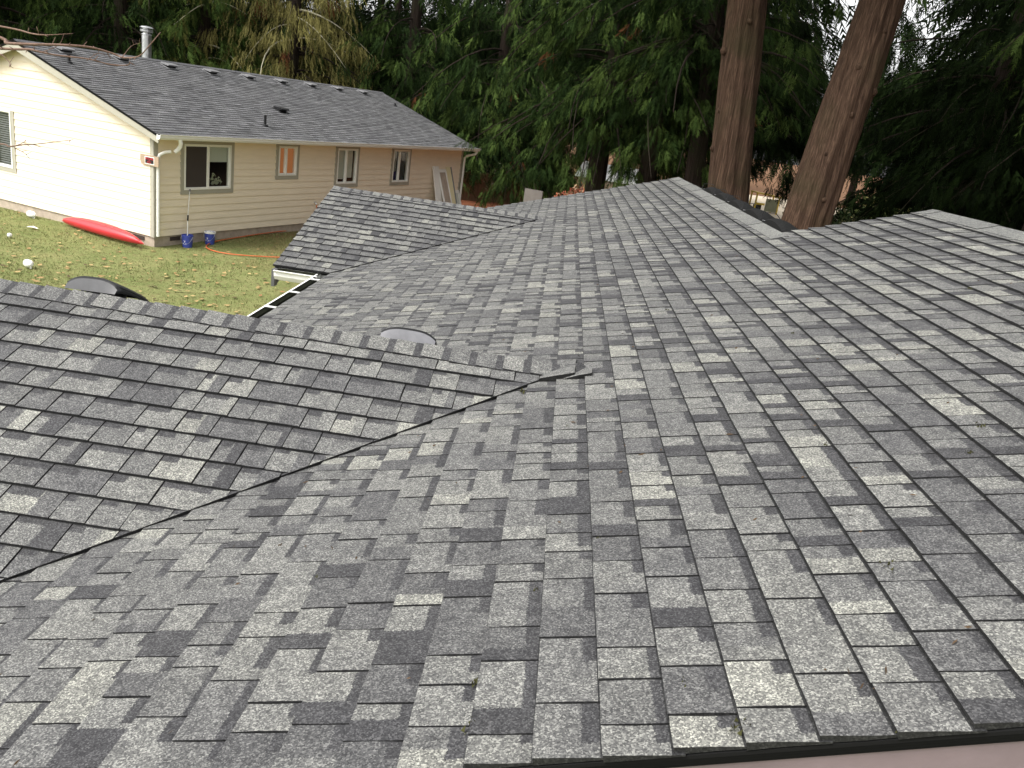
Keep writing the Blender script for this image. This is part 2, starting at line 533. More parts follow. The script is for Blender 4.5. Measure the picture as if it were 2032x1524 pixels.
# ------------------------------------------------------------------ ground
def ground_mat():
    mt = bpy.data.materials.new("lawn_and_dirt")
    mt.use_nodes = True
    nt = mt.node_tree
    b = nt.nodes['Principled BSDF']
    b.inputs['Roughness'].default_value = .95
    b.inputs['Specular IOR Level'].default_value = .1
    tc = nt.nodes.new("ShaderNodeTexCoord")

    def noise(sc, det, lo, hi):
        nz = nt.nodes.new("ShaderNodeTexNoise")
        nz.inputs['Scale'].default_value = sc
        nz.inputs['Detail'].default_value = det
        nz.inputs['Roughness'].default_value = .7
        nt.links.new(tc.outputs['Object'], nz.inputs['Vector'])
        r = nt.nodes.new("ShaderNodeValToRGB")
        r.color_ramp.elements[0].position = lo
        r.color_ramp.elements[1].position = hi
        nt.links.new(nz.outputs['Fac'], r.inputs[0])
        return r
    g1 = noise(1.1, 8, .35, .7)
    g1.color_ramp.elements[0].color = (.135, .165, .055, 1)
    g1.color_ramp.elements[1].color = (.24, .235, .10, 1)
    g2 = noise(7, 8, .52, .66)
    mx = nt.nodes.new("ShaderNodeMix"); mx.data_type = 'RGBA'
    nt.links.new(g2.outputs[0], mx.inputs[0])
    nt.links.new(g1.outputs[0], mx.inputs[6])
    mx.inputs[7].default_value = (.15, .12, .055, 1)
    # bare dirt and needles by position: towards the trees
    sx = nt.nodes.new("ShaderNodeSeparateXYZ")
    nt.links.new(tc.outputs['Object'], sx.inputs[0])
    ad = nt.nodes.new("ShaderNodeMath"); ad.operation = 'MULTIPLY_ADD'
    ad.inputs[1].default_value = 1.3; nt.links.new(sx.outputs[0], ad.inputs[0]); nt.links.new(sx.outputs[1], ad.inputs[2])
    nn = nt.nodes.new("ShaderNodeTexNoise"); nn.inputs['Scale'].default_value = .5; nn.inputs['Detail'].default_value = 8
    nt.links.new(tc.outputs['Object'], nn.inputs['Vector'])
    a2 = nt.nodes.new("ShaderNodeMath"); a2.operation = 'MULTIPLY_ADD'; a2.inputs[1].default_value = 22
    nt.links.new(nn.outputs['Fac'], a2.inputs[0]); nt.links.new(ad.outputs[0], a2.inputs[2])
    mr = nt.nodes.new("ShaderNodeMapRange")
    mr.inputs['From Min'].default_value = 20; mr.inputs['From Max'].default_value = 32
    nt.links.new(a2.outputs[0], mr.inputs[0])
    dn = noise(2.5, 9, .3, .7)
    dn.color_ramp.elements[0].color = (.085, .045, .025, 1)
    dn.color_ramp.elements[1].color = (.20, .11, .06, 1)
    m2 = nt.nodes.new("ShaderNodeMix"); m2.data_type = 'RGBA'
    nt.links.new(mr.outputs[0], m2.inputs[0]); nt.links.new(mx.outputs[2], m2.inputs[6]); nt.links.new(dn.outputs[0], m2.inputs[7])
    nt.links.new(m2.outputs[2], b.inputs['Base Color'])
    bp = nt.nodes.new("ShaderNodeBump"); bp.inputs['Strength'].default_value = .6; bp.inputs['Distance'].default_value = .04
    nb = nt.nodes.new("ShaderNodeTexNoise"); nb.inputs['Scale'].default_value = 25; nb.inputs['Detail'].default_value = 6
    nt.links.new(tc.outputs['Object'], nb.inputs['Vector'])
    nt.links.new(nb.outputs['Fac'], bp.inputs['Height']); nt.links.new(bp.outputs[0], b.inputs['Normal'])
    return mt


def gz(x, y):
    return .035 * math.sin(x * .9 + 1) * math.sin(y * .7) * (1 if -20 < x < 20 and 8 < y < 60 else 0)


b = MB()
xs = [-300, -120, -60, -40] + list(np.arange(-30, 30.1, 1.5)) + [40, 60, 120, 300]
ys = [-300, -100, -40, -15] + list(np.arange(-5, 70.1, 1.5)) + [90, 150, 320]
for x in xs:
    for y in ys:
        b.v.append((x, y, gz(x, y)))
ny = len(ys)
for i in range(len(xs) - 1):
    for j in range(ny - 1):
        b.f.append((i * ny + j, (i + 1) * ny + j, (i + 1) * ny + j + 1, i * ny + j + 1)); b.c.append((1, 1, 1)); b.mi.append(0)
tag(b.build('ground', ground_mat(), smooth=True), kind='structure')
# pale gravel yard beyond the trees
b = MB()
pts = [(6, 52), (12, 49), (22, 50), (34, 56), (36, 78), (22, 84), (10, 80), (5, 66)]
b.face([(x, y, .05) for x, y in pts])
tag(b.build('gravel_yard', mat('pale_gravel', (.55, .47, .36), .95, .2, 1.5)), kind='structure')
b = MB()
b.face([(x, y, .052) for x, y in ((-6, 38.5), (-3.2, 37.5), (-1.0, 39.5), (-1.5, 43.0), (-5.2, 42.5))])
tag(b.build('dirt_path', mat('red_brown_needle_litter', (.24, .085, .04), .95, .3, 3)), kind='structure')

# grass blades and fallen leaves on the lawn
rs = np.random.RandomState(5)


def grass():
    n = 52000
    x = rs.uniform(-17, -2.4, n); y = rs.uniform(11, 27, n)
    lx = (x + 10.196) * .357 + (y - 20.498) * .934; ly = -(x + 10.196) * .934 + (y - 20.498) * .357
    keep = ~((lx > -.02) & (ly > -.02)) & ~((x > -3.3) & (y < 13.5))
    x, y = x[keep], y[keep]; n = len(x)
    h = rs.uniform(.018, .055, n) * (1 + .5 * np.sin(x * 1.3) * np.sin(y * 1.1)); a = rs.uniform(0, 6.28, n); wd = rs.uniform(.006, .014, n)
    z = np.array([gz(p, q) for p, q in zip(x, y)])
    dx, dy = np.cos(a) * wd, np.sin(a) * wd
    lean = rs.normal(0, .025, (n, 2))
    V = np.stack([np.stack([x - dx, y - dy, z], 1), np.stack([x + dx, y + dy, z], 1), np.stack([x + lean[:, 0], y + lean[:, 1], z + h], 1)], 1).reshape(-1, 3)
    F = np.arange(3 * n).reshape(-1, 3)
    t = rs.uniform(0, 1, (n, 1))
    c = np.array([.14, .18, .058]) * (1 - t) + np.array([.25, .245, .105]) * t
    return np_mesh('lawn_grass', V, F, c, M['leafy'])


tag(grass(), 'short patchy green and yellow lawn grass in the yard', 'grass', kind='stuff')


def leaves():
    n = 1500
    x = rs.uniform(-16, -2.6, n); y = rs.uniform(11, 24, n)
    d = np.exp(-((x + 7) ** 2 + (y - 15.5) ** 2) / 22)
    keep = (rs.uniform(0, 1, n) < .18 + .8 * d)
    lx = (x + 10.196) * .357 + (y - 20.498) * .934; ly = -(x + 10.196) * .934 + (y - 20.498) * .357
    keep &= ~((lx > -.1) & (ly > -.1))
    x, y = x[keep], y[keep]; n = len(x)
    V = []; F = []; c = []
    for i in range(n):
        s = rs.uniform(.03, .09); a = rs.uniform(0, 6.28); z = gz(x[i], y[i]) + .035
        ca, sa = math.cos(a) * s, math.sin(a) * s
        k = len(V)
        V += [(x[i] - ca, y[i] - sa, z + rs.uniform(0, .02)), (x[i] + sa * .6, y[i] - ca * .6, z), (x[i] + ca, y[i] + sa, z + rs.uniform(0, .03)), (x[i] - sa * .6, y[i] + ca * .6, z + .01)]
        F.append((k, k + 1, k + 2, k + 3))
        t = rs.uniform()
        c.append(np.array([.50, .38, .17]) * t + np.array([.30, .15, .07]) * (1 - t) if rs.uniform() > .25 else np.array([.09, .06, .03]))
    return np_mesh('fallen_leaves', np.array(V), np.array(F), np.array(c), M['leafy'])


tag(leaves(), 'yellow and brown fallen leaves strewn over the lawn', 'leaves', kind='stuff')

# ------------------------------------------------------------------ the shingled house under the camera
TH = math.atan(.30645); CT, ST = math.cos(TH), math.sin(TH); TT = .30645
Z0 = CZ - 1.2873                              # main slope height at x = 0
EX = 0.143
SE = -2.592                                   # eave along the slope
S_NEAR, S_FAR = 3.31, 2.03
Y_RAKE, Y_NOTCH, Y_END = 1.347, 7.37, 14.62
XE = SE * CT
G1 = dict(y=4.0754, x=.1813, z=Z0 + .1813 * TT, t=TT / .8638, x0=-3.2)
G2 = dict(y=11.45, x=-.19, z=Z0 - .19 * TT, t=TT / 1.0, x0=-3.15)
for g in (G1, G2):
    g['w'] = (g['z'] - (Z0 + XE * TT)) / g['t']   # half width to the eave
HROOT = (2.0, 8.0, 0.0)
house = root('house', HROOT, 'house roofed in mottled grey laminated shingles with two side gables', 'house')

LIGHT = (.175, .174, .160); MIDL = (.137, .1365, .131); MID = (.108, .1075, .106); MIDD = (.081, .0805, .082); DARK = (.045, .0445, .0475)
rng = random.Random(11)
PIECES = []


def jit(c, a=.07):
    k = 1 + rng.uniform(-a, a)
    return (c[0] * k, c[1] * k, c[2] * k)


def gen_course(slope, fr, u0, a0, a1, clips, umax, lift=0.0):
    """one course of laminated shingle tabs between a0 and a1 (a runs to the left when looking up the slope)"""
    O, A, U, N = fr
    a = a0
    alt = 0
    while a < a1 - 1e-6:
        wd = rng.choice([.10, .12, .14, .15, .16, .17, .18, .2, .23, .27]) * rng.uniform(.92, 1.08)
        if a == a0: wd = rng.uniform(.06, .22)
        nx_ = a + wd
        if a1 - nx_ < .05: nx_ = a1
        p0, p1 = a + .0022, nx_ - .0022
        a = nx_
        if p1 - p0 < .01:
            continue
        alt ^= 1
        w_ = p1 - p0
        top = min(u0 + EX + .022, umax)
        if top - u0 < .02:
            continue
        r = rng.random()
        base = LIGHT if r < .08 else MIDL if r < .40 else MID if r < .84 else MIDD
        hb = .0130 + rng.uniform(0, .0022) + .0014 * alt
        tilt = -rng.uniform(.0006, .0026) / max(w_, .1)
        q = p0 - 1.0
        c_base = jit(base); c_oth = c_base
        if rng.random() < .52 and w_ > .10:
            q = p0 + w_ * rng.uniform(.25, .6)
            c_oth = jit(rng.choice([DARK, DARK, DARK, MIDD, MIDD, MID, LIGHT, MIDL]))
        # dark shadow band printed at the upslope, far end of the tab
        ub = u0 + EX * rng.uniform(.66, .82)
        ab = p1 - w_ * rng.choice([.3, .4, .5, .5, .6, .75, 1.3])
        dk = jit(DARK, .12)
        j = [rng.uniform(-.0014, .0014) for _ in range(3)]
        wv = [rng.uniform(-.0025, .0025) for _ in range(2)]
        am = p0 + w_ * rng.uniform(.35, .65); um = u0 + EX * rng.uniform(.4, .6)
        outline = [(p0, u0 + j[0]), (am, u0 + j[2]), (p1, u0 + j[1]), (p1 + wv[0], um), (p1, top), (p0, top), (p0 + wv[1], um)]
        if clips:
            outline = clip(outline, clips)
        if not outline:
            continue
        ac = (p0 + p1) / 2

        def P(p, h=None):
            if h is None and clips and abs(clips[0][0] * p[0] + clips[0][1] * p[1] - clips[0][2]) < 1e-6:
                h = .026
            hh = (hb * (1 - (p[1] - u0) / (EX + .03)) + .0012 + lift + tilt * (p[0] - ac)) if h is None else h
            return O + A * p[0] + U * p[1] + N * hh
        faces = [([P(p) for p in outline], c_base, (c_oth, dk, [(p[0] - q, p[0] - ab, p[1] - ub) for p in outline], u0 + EX - .0042 - ub))]  # last value places the painted butt shadow line
        edge = (.016, .016, .0165)
        n = len(outline)
        for i in range(n):
            p, q_ = outline[i], outline[(i + 1) % n]
            if p[1] > top - .004 and q_[1] > top - .004:
                continue
            faces.append(([P(p, -.001), P(q_, -.001), P(q_), P(p)], edge, None))
        c3 = P((ac, u0 + EX / 2))
        PIECES.append((slope, faces, c3, w_ * EX, N))


def frame(o, a, u):
    a = Vector(a).normalized(); u = Vector(u).normalized()
    n = u.cross(a)
    if n.z < 0: n = -n
    return (Vector(o), a, u, n)


def under_gable(x, y, marg=.10):
    zm = Z0 + x * TT
    for g in (G1, G2):
        if x < g['x'] and g['z'] - abs(y - g['y']) * g['t'] - zm > marg:
            return True
    return False


def deck(poly, thick=.022, name='roof_slope'):
    b = MB()
    n = (Vector(poly[1]) - Vector(poly[0])).cross(Vector(poly[2]) - Vector(poly[0])).normalized()
    if n.z < 0: n = -n
    b.prism([Vector(p) - n * .004 for p in poly], tuple(-n * thick))
    return b.build(name, M['deck'], house, off=HROOT)


def zm(x): return Z0 + x * TT


XN, XF = S_NEAR * CT, S_FAR * CT
main_fr = frame((0, 0, Z0), (0, 1, 0), (CT, 0, ST))
sl_main = deck([(XE, Y_RAKE + .012, zm(XE)), (XN, Y_RAKE + .012, zm(XN)), (XN, Y_NOTCH - .012, zm(XN)), (XF, Y_NOTCH - .012, zm(XF)), (XF, Y_END - .012, zm(XF)), (XE, Y_END - .012, zm(XE))])
tag(sl_main, 'long main slope of grey shingles running down to the white gutter')
k = 0
while SE + k * EX < S_NEAR - .05:
    u0 = SE + k * EX
    far = Y_END if u0 < S_FAR - .06 else Y_NOTCH
    before = len(PIECES)
    gen_course(sl_main, main_fr, u0, Y_RAKE + rng.uniform(-.006, .004), far + rng.uniform(-.004, .006), None, S_NEAR if u0 > S_FAR - .06 else 99)
    PIECES[before:] = [p for p in PIECES[before:] if not under_gable(p[2].x, p[2].y)]
    k += 1
# back slopes (fall to the right)
XR_E = 2 * XN - XE; XF_E = 2 * XF - XE
back_fr = frame((XN, 0, zm(XN)), (0, -1, 0), (-CT, 0, ST))
sl_b1 = deck([(XN, Y_RAKE + .012, zm(XN)), (XR_E, Y_RAKE + .012, zm(XE)), (XR_E, Y_NOTCH - .012, zm(XE)), (XN, Y_NOTCH - .012, zm(XN))])
tag(sl_b1, 'back slope falling away behind the nearer ridge')
sl_b2 = deck([(XF, Y_NOTCH - .1, zm(XF)), (XF_E, Y_NOTCH - .1, zm(XE)), (XF_E, Y_END - .012, zm(XE)), (XF, Y_END - .012, zm(XF))])
tag(sl_b2, 'back slope falling away behind the black ridge vent')
for k in range(42):
    u0 = -(S_NEAR - SE) + k * EX
    if u0 < -.06:
        gen_course(sl_b1, back_fr, u0, -Y_NOTCH, -Y_RAKE, None, -.0)
back2_fr = frame((XF, 0, zm(XF)), (0, -1, 0), (-CT, 0, ST))
for k in range(42):
    u0 = -(S_FAR - SE) + k * EX
    if u0 < -.06:
        gen_course(sl_b2, back2_fr, u0, -Y_END, -Y_NOTCH, None, 0)
# gables
for gi, g in enumerate((G1, G2)):
    ph = math.atan(g['t']); cp, sp_ = math.cos(ph), math.sin(ph)
    ls = g['w'] / cp
    xe = XE
    ye = g['w']
    for side in (-1, 1):
        # side -1 faces the camera (falls towards -y)
        yb = g['y'] + side * ye
        poly = [(g['x0'] + .012, g['y'], g['z']), (g['x'], g['y'], g['z']), (XE, yb, zm(XE)), (g['x0'] + .012, yb, zm(XE))]
        slp = deck([(p[0], p[1], p[2]) for p in poly])
        tag(slp, ('near' if gi == 0 else 'far') + ' gable slope of grey shingles ' + ('cut along an open valley line' if side < 0 else 'on its hidden far side'))
        r = g['w'] / (g['x'] - XE)              # dy per dx in the valley
        if side < 0:
            fr = frame((0, g['y'], g['z']), (-1, 0, 0), (0, cp, sp_))
            # valley: y = gy - (gx - x) r ; a = -x ; u = -(gy-y)/cp ; keep shingles on the gable side
            # (gx + a) r <= -u cp is the main side;   keep -u cp <= (gx + a) r - small
            cl = [(-r, -cp, g['x'] * r + .004)]
            a0, a1 = -g['x'] - .05, -g['x0']
        else:
            fr = frame((0, g['y'], g['z']), (1, 0, 0), (0, -cp, sp_))
            cl = [(r, -cp, g['x'] * r + .012)]
            a0, a1 = g['x0'], g['x'] + .05
        d1 = .1843 if gi == 0 else .16
        u0 = -d1
        while True:
            gen_course(slp, fr, u0, a0, a1 + rng.uniform(-.003, .006), cl, 0.0, .010)
            if u0 <= -ls - .005: break
            u0 = u0 - EX if u0 - EX > -ls + .03 else -ls - .012


# pick the 300 tabs that show largest; the rest become one part
def score(pc):
    u, v, d = project(pc[2])
    if d < .3 or not (-60 < u < 2092 and -20 < v < 1580): return 0
    vd = (pc[2] - Vector((0, 0, CZ))); L = vd.length
    return max(0, -vd.normalized().dot(pc[4])) * pc[3] / (L * L)


PIECES.sort(key=score, reverse=True)
hero, rest = PIECES[:300], PIECES[300:]
for slope, faces, c3, ar, N in hero:
    b = MB()
    for pts, c, ex in faces:
        b.face(pts, c, ex)
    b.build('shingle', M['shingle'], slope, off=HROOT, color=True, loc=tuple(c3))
b = MB()
for slope, faces, c3, ar, N in rest:
    for pts, c, ex in faces:
        b.face(pts, c, ex)
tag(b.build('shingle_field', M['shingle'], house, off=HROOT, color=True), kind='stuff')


# ridge caps
def ridge_caps(p0, p1, n0, n1, half=.15, step=.145, hb=.016, tone=None, name='ridge_cap', dark_band=True, first_over=0):
    """bent cap shingles from p0 to p1; n0,n1: downslope unit directions of both sides"""
    p0, p1 = Vector(p0), Vector(p1)
    d = (p1 - p0); L = d.length; d.normalize()
    n0, n1 = Vector(n0).normalized(), Vector(n1).normalized()
    up0 = d.cross(n0); up0 = up0 if up0.z > 0 else -up0
    up1 = d.cross(n1); up1 = up1 if up1.z > 0 else -up1
    t = 0
    while t < L - .01:
        ln = step * rng.uniform(.94, 1.05)
        e = min(t + ln + .03, L)
        c = jit(tone or rng.choice([MID, MIDL, MIDL, MID]), .06)
        h0 = hb + rng.uniform(0, .002); h1 = .009
        b = MB()
        dx = rng.uniform(-.006, .006)
        secs = []
        cuts = [(t, c), (e - (.03 + (ln * .28 if dark_band else 0)), jit(DARK, .1)), (e, None)]
        cuts = [q for q in cuts]
        for ci in range(2):
            s0, s1 = cuts[ci][0], cuts[ci + 1][0]
            if s1 - s0 < .003: continue
            col = cuts[ci][1] if dark_band or ci == 0 else c
            rows = []
            for s_ in (s0, s1):
                f = (s_ - t) / (e - t)
                h = h0 * (1 - f) + h1 * f
                q = p0 + d * s_
                rows.append([q + n0 * (half + dx) + up0 * h, q + n0 * .05 + up0 * h * 1.02, q + (up0 + up1).normalized() * (h + .004), q + n1 * .05 + up1 * h * 1.02, q + n1 * (half + dx) + up1 * h])
            for i in range(4):
                b.face([rows[0][i], rows[1][i], rows[1][i + 1], rows[0][i + 1]], col)
            ed = (.02, .02, .021)
            b.face([rows[0][0], rows[0][0] - up0 * h0, rows[1][0] - up0 * h0, rows[1][0]], ed)
            b.face([rows[0][4], rows[0][4] - up1 * h0, rows[1][4] - up1 * h0, rows[1][4]], ed)
            if ci == 0:
                for i in range(4):
                    up = up0 if i < 2 else up1
                    b.face([rows[0][i], rows[0][i + 1], rows[0][i + 1] - up * h0, rows[0][i] - up * h0], ed)
        b.build(name, M['shingle'], house, off=HROOT, color=True, loc=tuple(p0 + d * t))
        t += ln


for gi, g in enumerate((G1, G2)):
    ph = math.atan(g['t']); cp, sp_ = math.cos(ph), math.sin(ph)
    ridge_caps((g['x0'] + .01, g['y'], g['z'] + .014), (g['x'] + .10, g['y'], g['z'] + .014), (0, -cp, -sp_), (0, cp, -sp_), half=.108, hb=.017)
# pale caps along the two main ridges
PALE = (.130, .131, .126)
ridge_caps((XF, Y_NOTCH - .28, zm(XF) + .004), (XF, Y_END, zm(XF) + .004), (-CT, 0, -ST), (CT, 0, -ST), half=.145, step=.98, hb=.012, tone=PALE, dark_band=False)
ridge_caps((XN, Y_RAKE, zm(XN) + .004), (XN, Y_NOTCH, zm(XN) + .004), (-CT, 0, -ST), (CT, 0, -ST), half=.145, step=.98, hb=.012, tone=PALE, dark_band=False)
# lifted ragged end tab where the near gable ridge dies into the main slope
b = MB()
e = (G1['x'], G1['y'], G1['z'])
for (x0, x1, y0, y1, h, lift) in ((.03, .20, -.105, .05, .030, .008), (.15, .285, -.125, .0, .016, .014)):
    c = jit(MID)
    pts = [(x0, y0), ((x0 + x1) / 2, y0 - .012), (x1, y0 - .004), (x1 + .006, y1), ((x0 + x1) / 2, y1 + .012), (x0 + .02, y1 + .02)]
    P3 = [Vector((x, e[1] + y - .04, zm(x) + h + (lift if i in (1, 2) else 0))) for i, (x, y) in enumerate(pts)]
    b.face(P3, c)
    for i in range(6):
        q = P3[(i + 1) % 6]; p = P3[i]
        b.face([p, q, Vector((q.x, q.y + .004, zm(q.x) + .002)), Vector((p.x, p.y + .004, zm(p.x) + .002))], (.008, .008, .008))  # near-black skirt painted as the shaded gap beneath the lifted tab
b.build('ridge_end_tab', M['shingle'], house, off=HROOT, color=True)
# sealant dabs on the near ridge
for x, s_ in ((-2.02, .03), (-1.80, .045), (-1.52, .035), (-1.30, .04), (-1.13, .04), (-.87, .03), (-.33, .035), (.10, .05), (-.62, .025)):
    b = MB()
    n = 12
    ring = []
    for i in range(n):
        t = 6.283 * i / n
        ring.append((x + math.cos(t) * s_ * rng.uniform(.8, 1.25), G1['y'] + .035 + math.sin(t) * s_ * .8 * rng.uniform(.7, 1.2), G1['z'] + .017 - (.035 + math.sin(t) * s_ * .8) * .28))
    b.prism(ring, (0, 0, .004))
    b.build('sealant_patch', M['tar'], house, off=HROOT)
# rake board, starter edge
for nm, y0, xa, xb in (('fascia_board', Y_RAKE, XE, XN), ('fascia_board', Y_END, XE, XF), ('fascia_board', Y_NOTCH, XF, XN)):
    b = MB()
    s_ = 1 if y0 == Y_RAKE else -1
    ya, yb = y0 + s_ * .022, y0 + s_ * .05
    for (q0, q1) in ((xa, xb), (xb, 2 * xb - xa)):
        if nm and y0 == Y_NOTCH and q0 == xb: continue
        z_a = zm(q0) if q0 <= xb else zm(2 * xb - q0); z_b = zm(q1) if q1 <= xb else zm(2 * xb - q1)
        b.prism([(q0, ya, z_a - .046), (q1, ya, z_b - .046), (q1, ya, z_b - .21), (q0, ya, z_a - .21)], (0, yb - ya, 0))
    b.build(nm, M['fascia'], house, off=HROOT)
    b = MB()
    ya, yb = y0 + s_ * .002, y0 + s_ * .3
    for lay in range(4):
        b.prism([(xa, ya + s_ * .005 * lay, zm(xa) - .005 - .011 * lay), (xb, ya + s_ * .005 * lay, zm(xb) - .005 - .011 * lay), (xb, ya + s_ * .005 * lay, zm(xb) - .0145 - .011 * lay), (xa, ya + s_ * .005 * lay, zm(xa) - .0145 - .011 * lay)], (0, s_ * .2, 0))
    b.build('starter_strip', M['deck'], house, off=HROOT)
# walls of the house
b = MB()
zt = zm(XE) - .06
b.box(XE + .45, XR_E - .45, Y_RAKE + .3, Y_NOTCH - .25, 0, zt)
b.box(XE + .45, XF_E - .45, Y_NOTCH - .3, Y_END - .3, 0, zt)
b.prism([(XE + .45, Y_RAKE + .3, zt), (XR_E - .45, Y_RAKE + .3, zt), (XN, Y_RAKE + .3, zm(XN) - .12)], (0, Y_NOTCH - Y_RAKE - .55, 0))
b.prism([(XE + .45, Y_NOTCH - .3, zt), (XF_E - .45, Y_NOTCH - .3, zt), (XF, Y_NOTCH - .3, zm(XF) - .12)], (0, Y_END - Y_NOTCH, 0))
for g in (G1, G2):
    xw = g['x0'] + .35
    b.box(xw, XE + .6, g['y'] - g['w'] + .4, g['y'] + g['w'] - .4, 0, zt)
    b.prism([(xw, g['y'] - g['w'] + .4, zt), (xw, g['y'] + g['w'] - .4, zt), (xw, g['y'], g['z'] - .15)], (.9, 0, 0))
b.build('wall', M['wallhouse'], house, off=HROOT)
# gable rake boards at the projecting ends
for g in (G1, G2):
    for s_ in (-1, 1):
        b = MB()
        x_ = g['x0'] + .02
        yb = g['y'] + s_ * g['w']
        b.prism([(x_, g['y'], g['z'] - .03), (x_, yb, zm(XE) - .03), (x_, yb, zm(XE) - .20), (x_, g['y'], g['z'] - .20)], (.03, 0, 0))
        b.build('fascia_board', M['rk'], house, off=HROOT)


# gutters
def gutter(p0, p1, out, name, lab, nspike, endcap=None):
    p0, p1, out = Vector(p0), Vector(p1), Vector(out)
    d = (p1 - p0)
    prof = [(x_ * 1.38, z_) for x_, z_ in [(0, 0), (0, -.115), (.075, -.115), (.10, -.07), (.10, -.03), (.122, -.008), (.122, 0), (.108, 0), (.108, -.010), (.09, -.035), (.09, -.068), (.070, -.105), (.008, -.105), (.008, 0)]]
    b = MB()
    pts0 = [p0 + out * x + Vector((0, 0, z)) for x, z in prof]
    n = len(prof)
    for i in range(n):
        j = (i + 1) % n
        b.m = 1 if 7 <= i <= 12 else 0
        b.face([pts0[i], pts0[j], pts0[j] + d, pts0[i] + d])
    b.m = 0
    for q in (Vector((0, 0, 0)), d):
        b.face([pts0[i] + q for i in (0, 1, 2, 3, 4, 5, 6)])
    g_ = b.build(name, [M['white'], M['gutin']], house, off=HROOT)
    if lab: tag(g_, lab)
    for i in range(nspike):
        q = p0 + d * ((i + .5) / nspike)
        b = MB()
        dn = d.normalized() * .011
        a, c = q, q + out * .155
        b.prism([a - dn, c - dn, c + dn, a + dn], (0, 0, .012))
        b.build('gutter_strap', M['white'], g_, off=HROOT)
    return g_


ze = zm(XE)
gutter((XE + .004, G1['y'] + G1['w'] + .02, ze - .020), (XE + .004, G2['y'] - G2['w'] + .03, ze - .020), (-1, 0, 0), 'gutter', 'white gutter with a dark inside along the main eave', 4)
gutter((XE - .118, G2['y'] - G2['w'] + .006, ze - .016), (G2['x0'] + .05, G2['y'] - G2['w'] + .006, ze - .016), (0, -1, 0), 'gutter', 'short clean white gutter at the end of the far gable eave', 0)
b = MB()
b.box(G2['x0'] + .012, G2['x0'] + .048, G2['y'] - G2['w'] - .10, G2['y'] - G2['w'] + .01, ze - .22, ze - .02)
b.build('fascia_end', M['rk'], house, off=HROOT)
# a little soffit board under the far gable eave
b = MB()
b.box(G2['x0'] + .06, XE + .05, G2['y'] - G2['w'] + .004, G2['y'] - G2['w'] + .4, ze - .16, ze - .13)
b.build('soffit', M['white'], house, off=HROOT)


# domed black roof vents behind the near gable ridge
def dome_vent(cx, cy, zr, rot, sc, face):
    """flange + collar + domed hood; local frame lies on the gable's far slope"""
    ph = math.atan(G1['t'])
    mtx = Matrix.Translation(Vector((cx, cy, zr)) - Vector(HROOT)) @ Matrix.Rotation(-ph, 4, 'X') @ Matrix.Rotation(rot, 4, 'Z') @ Matrix.Scale(sc, 4)
    b = MB()
    b.box(-.22, .22, -.19, .22, 0, .006)
    fl = b.build('roof_vent', M['black'], house, matrix=mtx, bevel=.002)
    tag(fl, 'black plastic domed roof vent behind the ridge')
    b = MB()
    n = 24
    b.lathe([(.115, .004), (.115, .055)], n=n, cap=False)
    b.build('vent_collar', M['black'], fl, smooth=True)
    for s_ in (-1, 1):
        b = MB()
        b.box(s_ * .13 - .008, s_ * .13 + .008, -.10, -.085, .004, .07)
        b.build('vent_post', M['black'], fl)
    # hood: rounded rectangle plan, arched along x, dropped front lip
    b = MB()
    nx, ny = 16, 8

    def hp(u, v):
        x = (u - .5) * .42; yy = -.15 + v * .32
        k = abs(2 * u - 1); kv = v
        z = .130 - .052 * k ** 3.2 - .045 * kv ** 1.3
        if v == 0: z -= .0
        shrink = 1 - .12 * max(0, kv - .5) ** 1.2
        return Vector((x * shrink, yy, z))
    top = [[hp(i / nx, j / ny) for j in range(ny + 1)] for i in range(nx + 1)]
    for i in range(nx):
        for j in range(ny):
            b.face([top[i][j], top[i + 1][j], top[i + 1][j + 1], top[i][j + 1]])
    fb = MB()
    for i in range(nx):
        p, q = top[i][0], top[i + 1][0]
        fb.face([p + Vector((0, -.006, -.016)), q + Vector((0, -.006, -.016)), Vector((q.x * .99, q.y - .020, .030)), Vector((p.x * .99, p.y - .020, .030))])
    fo = fb.build('vent_front', face, fl, smooth=True)
    fo.modifiers.new('weld', 'WELD').merge_threshold = .0005
    rim = [top[i][0] for i in range(nx + 1)] + [top[nx][j] for j in range(1, ny + 1)] + [top[i][ny] for i in range(nx - 1, -1, -1)] + [top[0][j] for j in range(ny - 1, 0, -1)]
    n = len(rim)
    low = []
    for i, p in enumerate(rim):
        q = Vector((p.x * 1.03, p.y * 1.03, max(.030, min(.045, p.z - .02))))
        if p.y < -.149:
            q = Vector((p.x * .985, p.y - .006, .030 + .004 * abs(p.x) / .2))
        low.append(q)
    for i in range(n):
        b.face([rim[i], low[i], low[(i + 1) % n], rim[(i + 1) % n]])
    o = b.build('vent_hood', M['black'], fl, smooth=True)
    wm = o.modifiers.new('weld', 'WELD'); wm.merge_threshold = .0005
    es = o.modifiers.new('split', 'EDGE_SPLIT'); es.split_angle = math.radians(24)
    sm = o.modifiers.new('solid', 'SOLIDIFY'); sm.thickness = .004
    return fl


def g1z(y): return G1['z'] - abs(y - G1['y']) * G1['t']


dome_vent(-2.43, G1['y'] + .27, g1z(G1['y'] + .27) + .022, -.26, .82, M['blackface'])
dome_vent(-.70, G1['y'] + .20, g1z(G1['y'] + .20) + .014, .06, .70, M['greyface'])
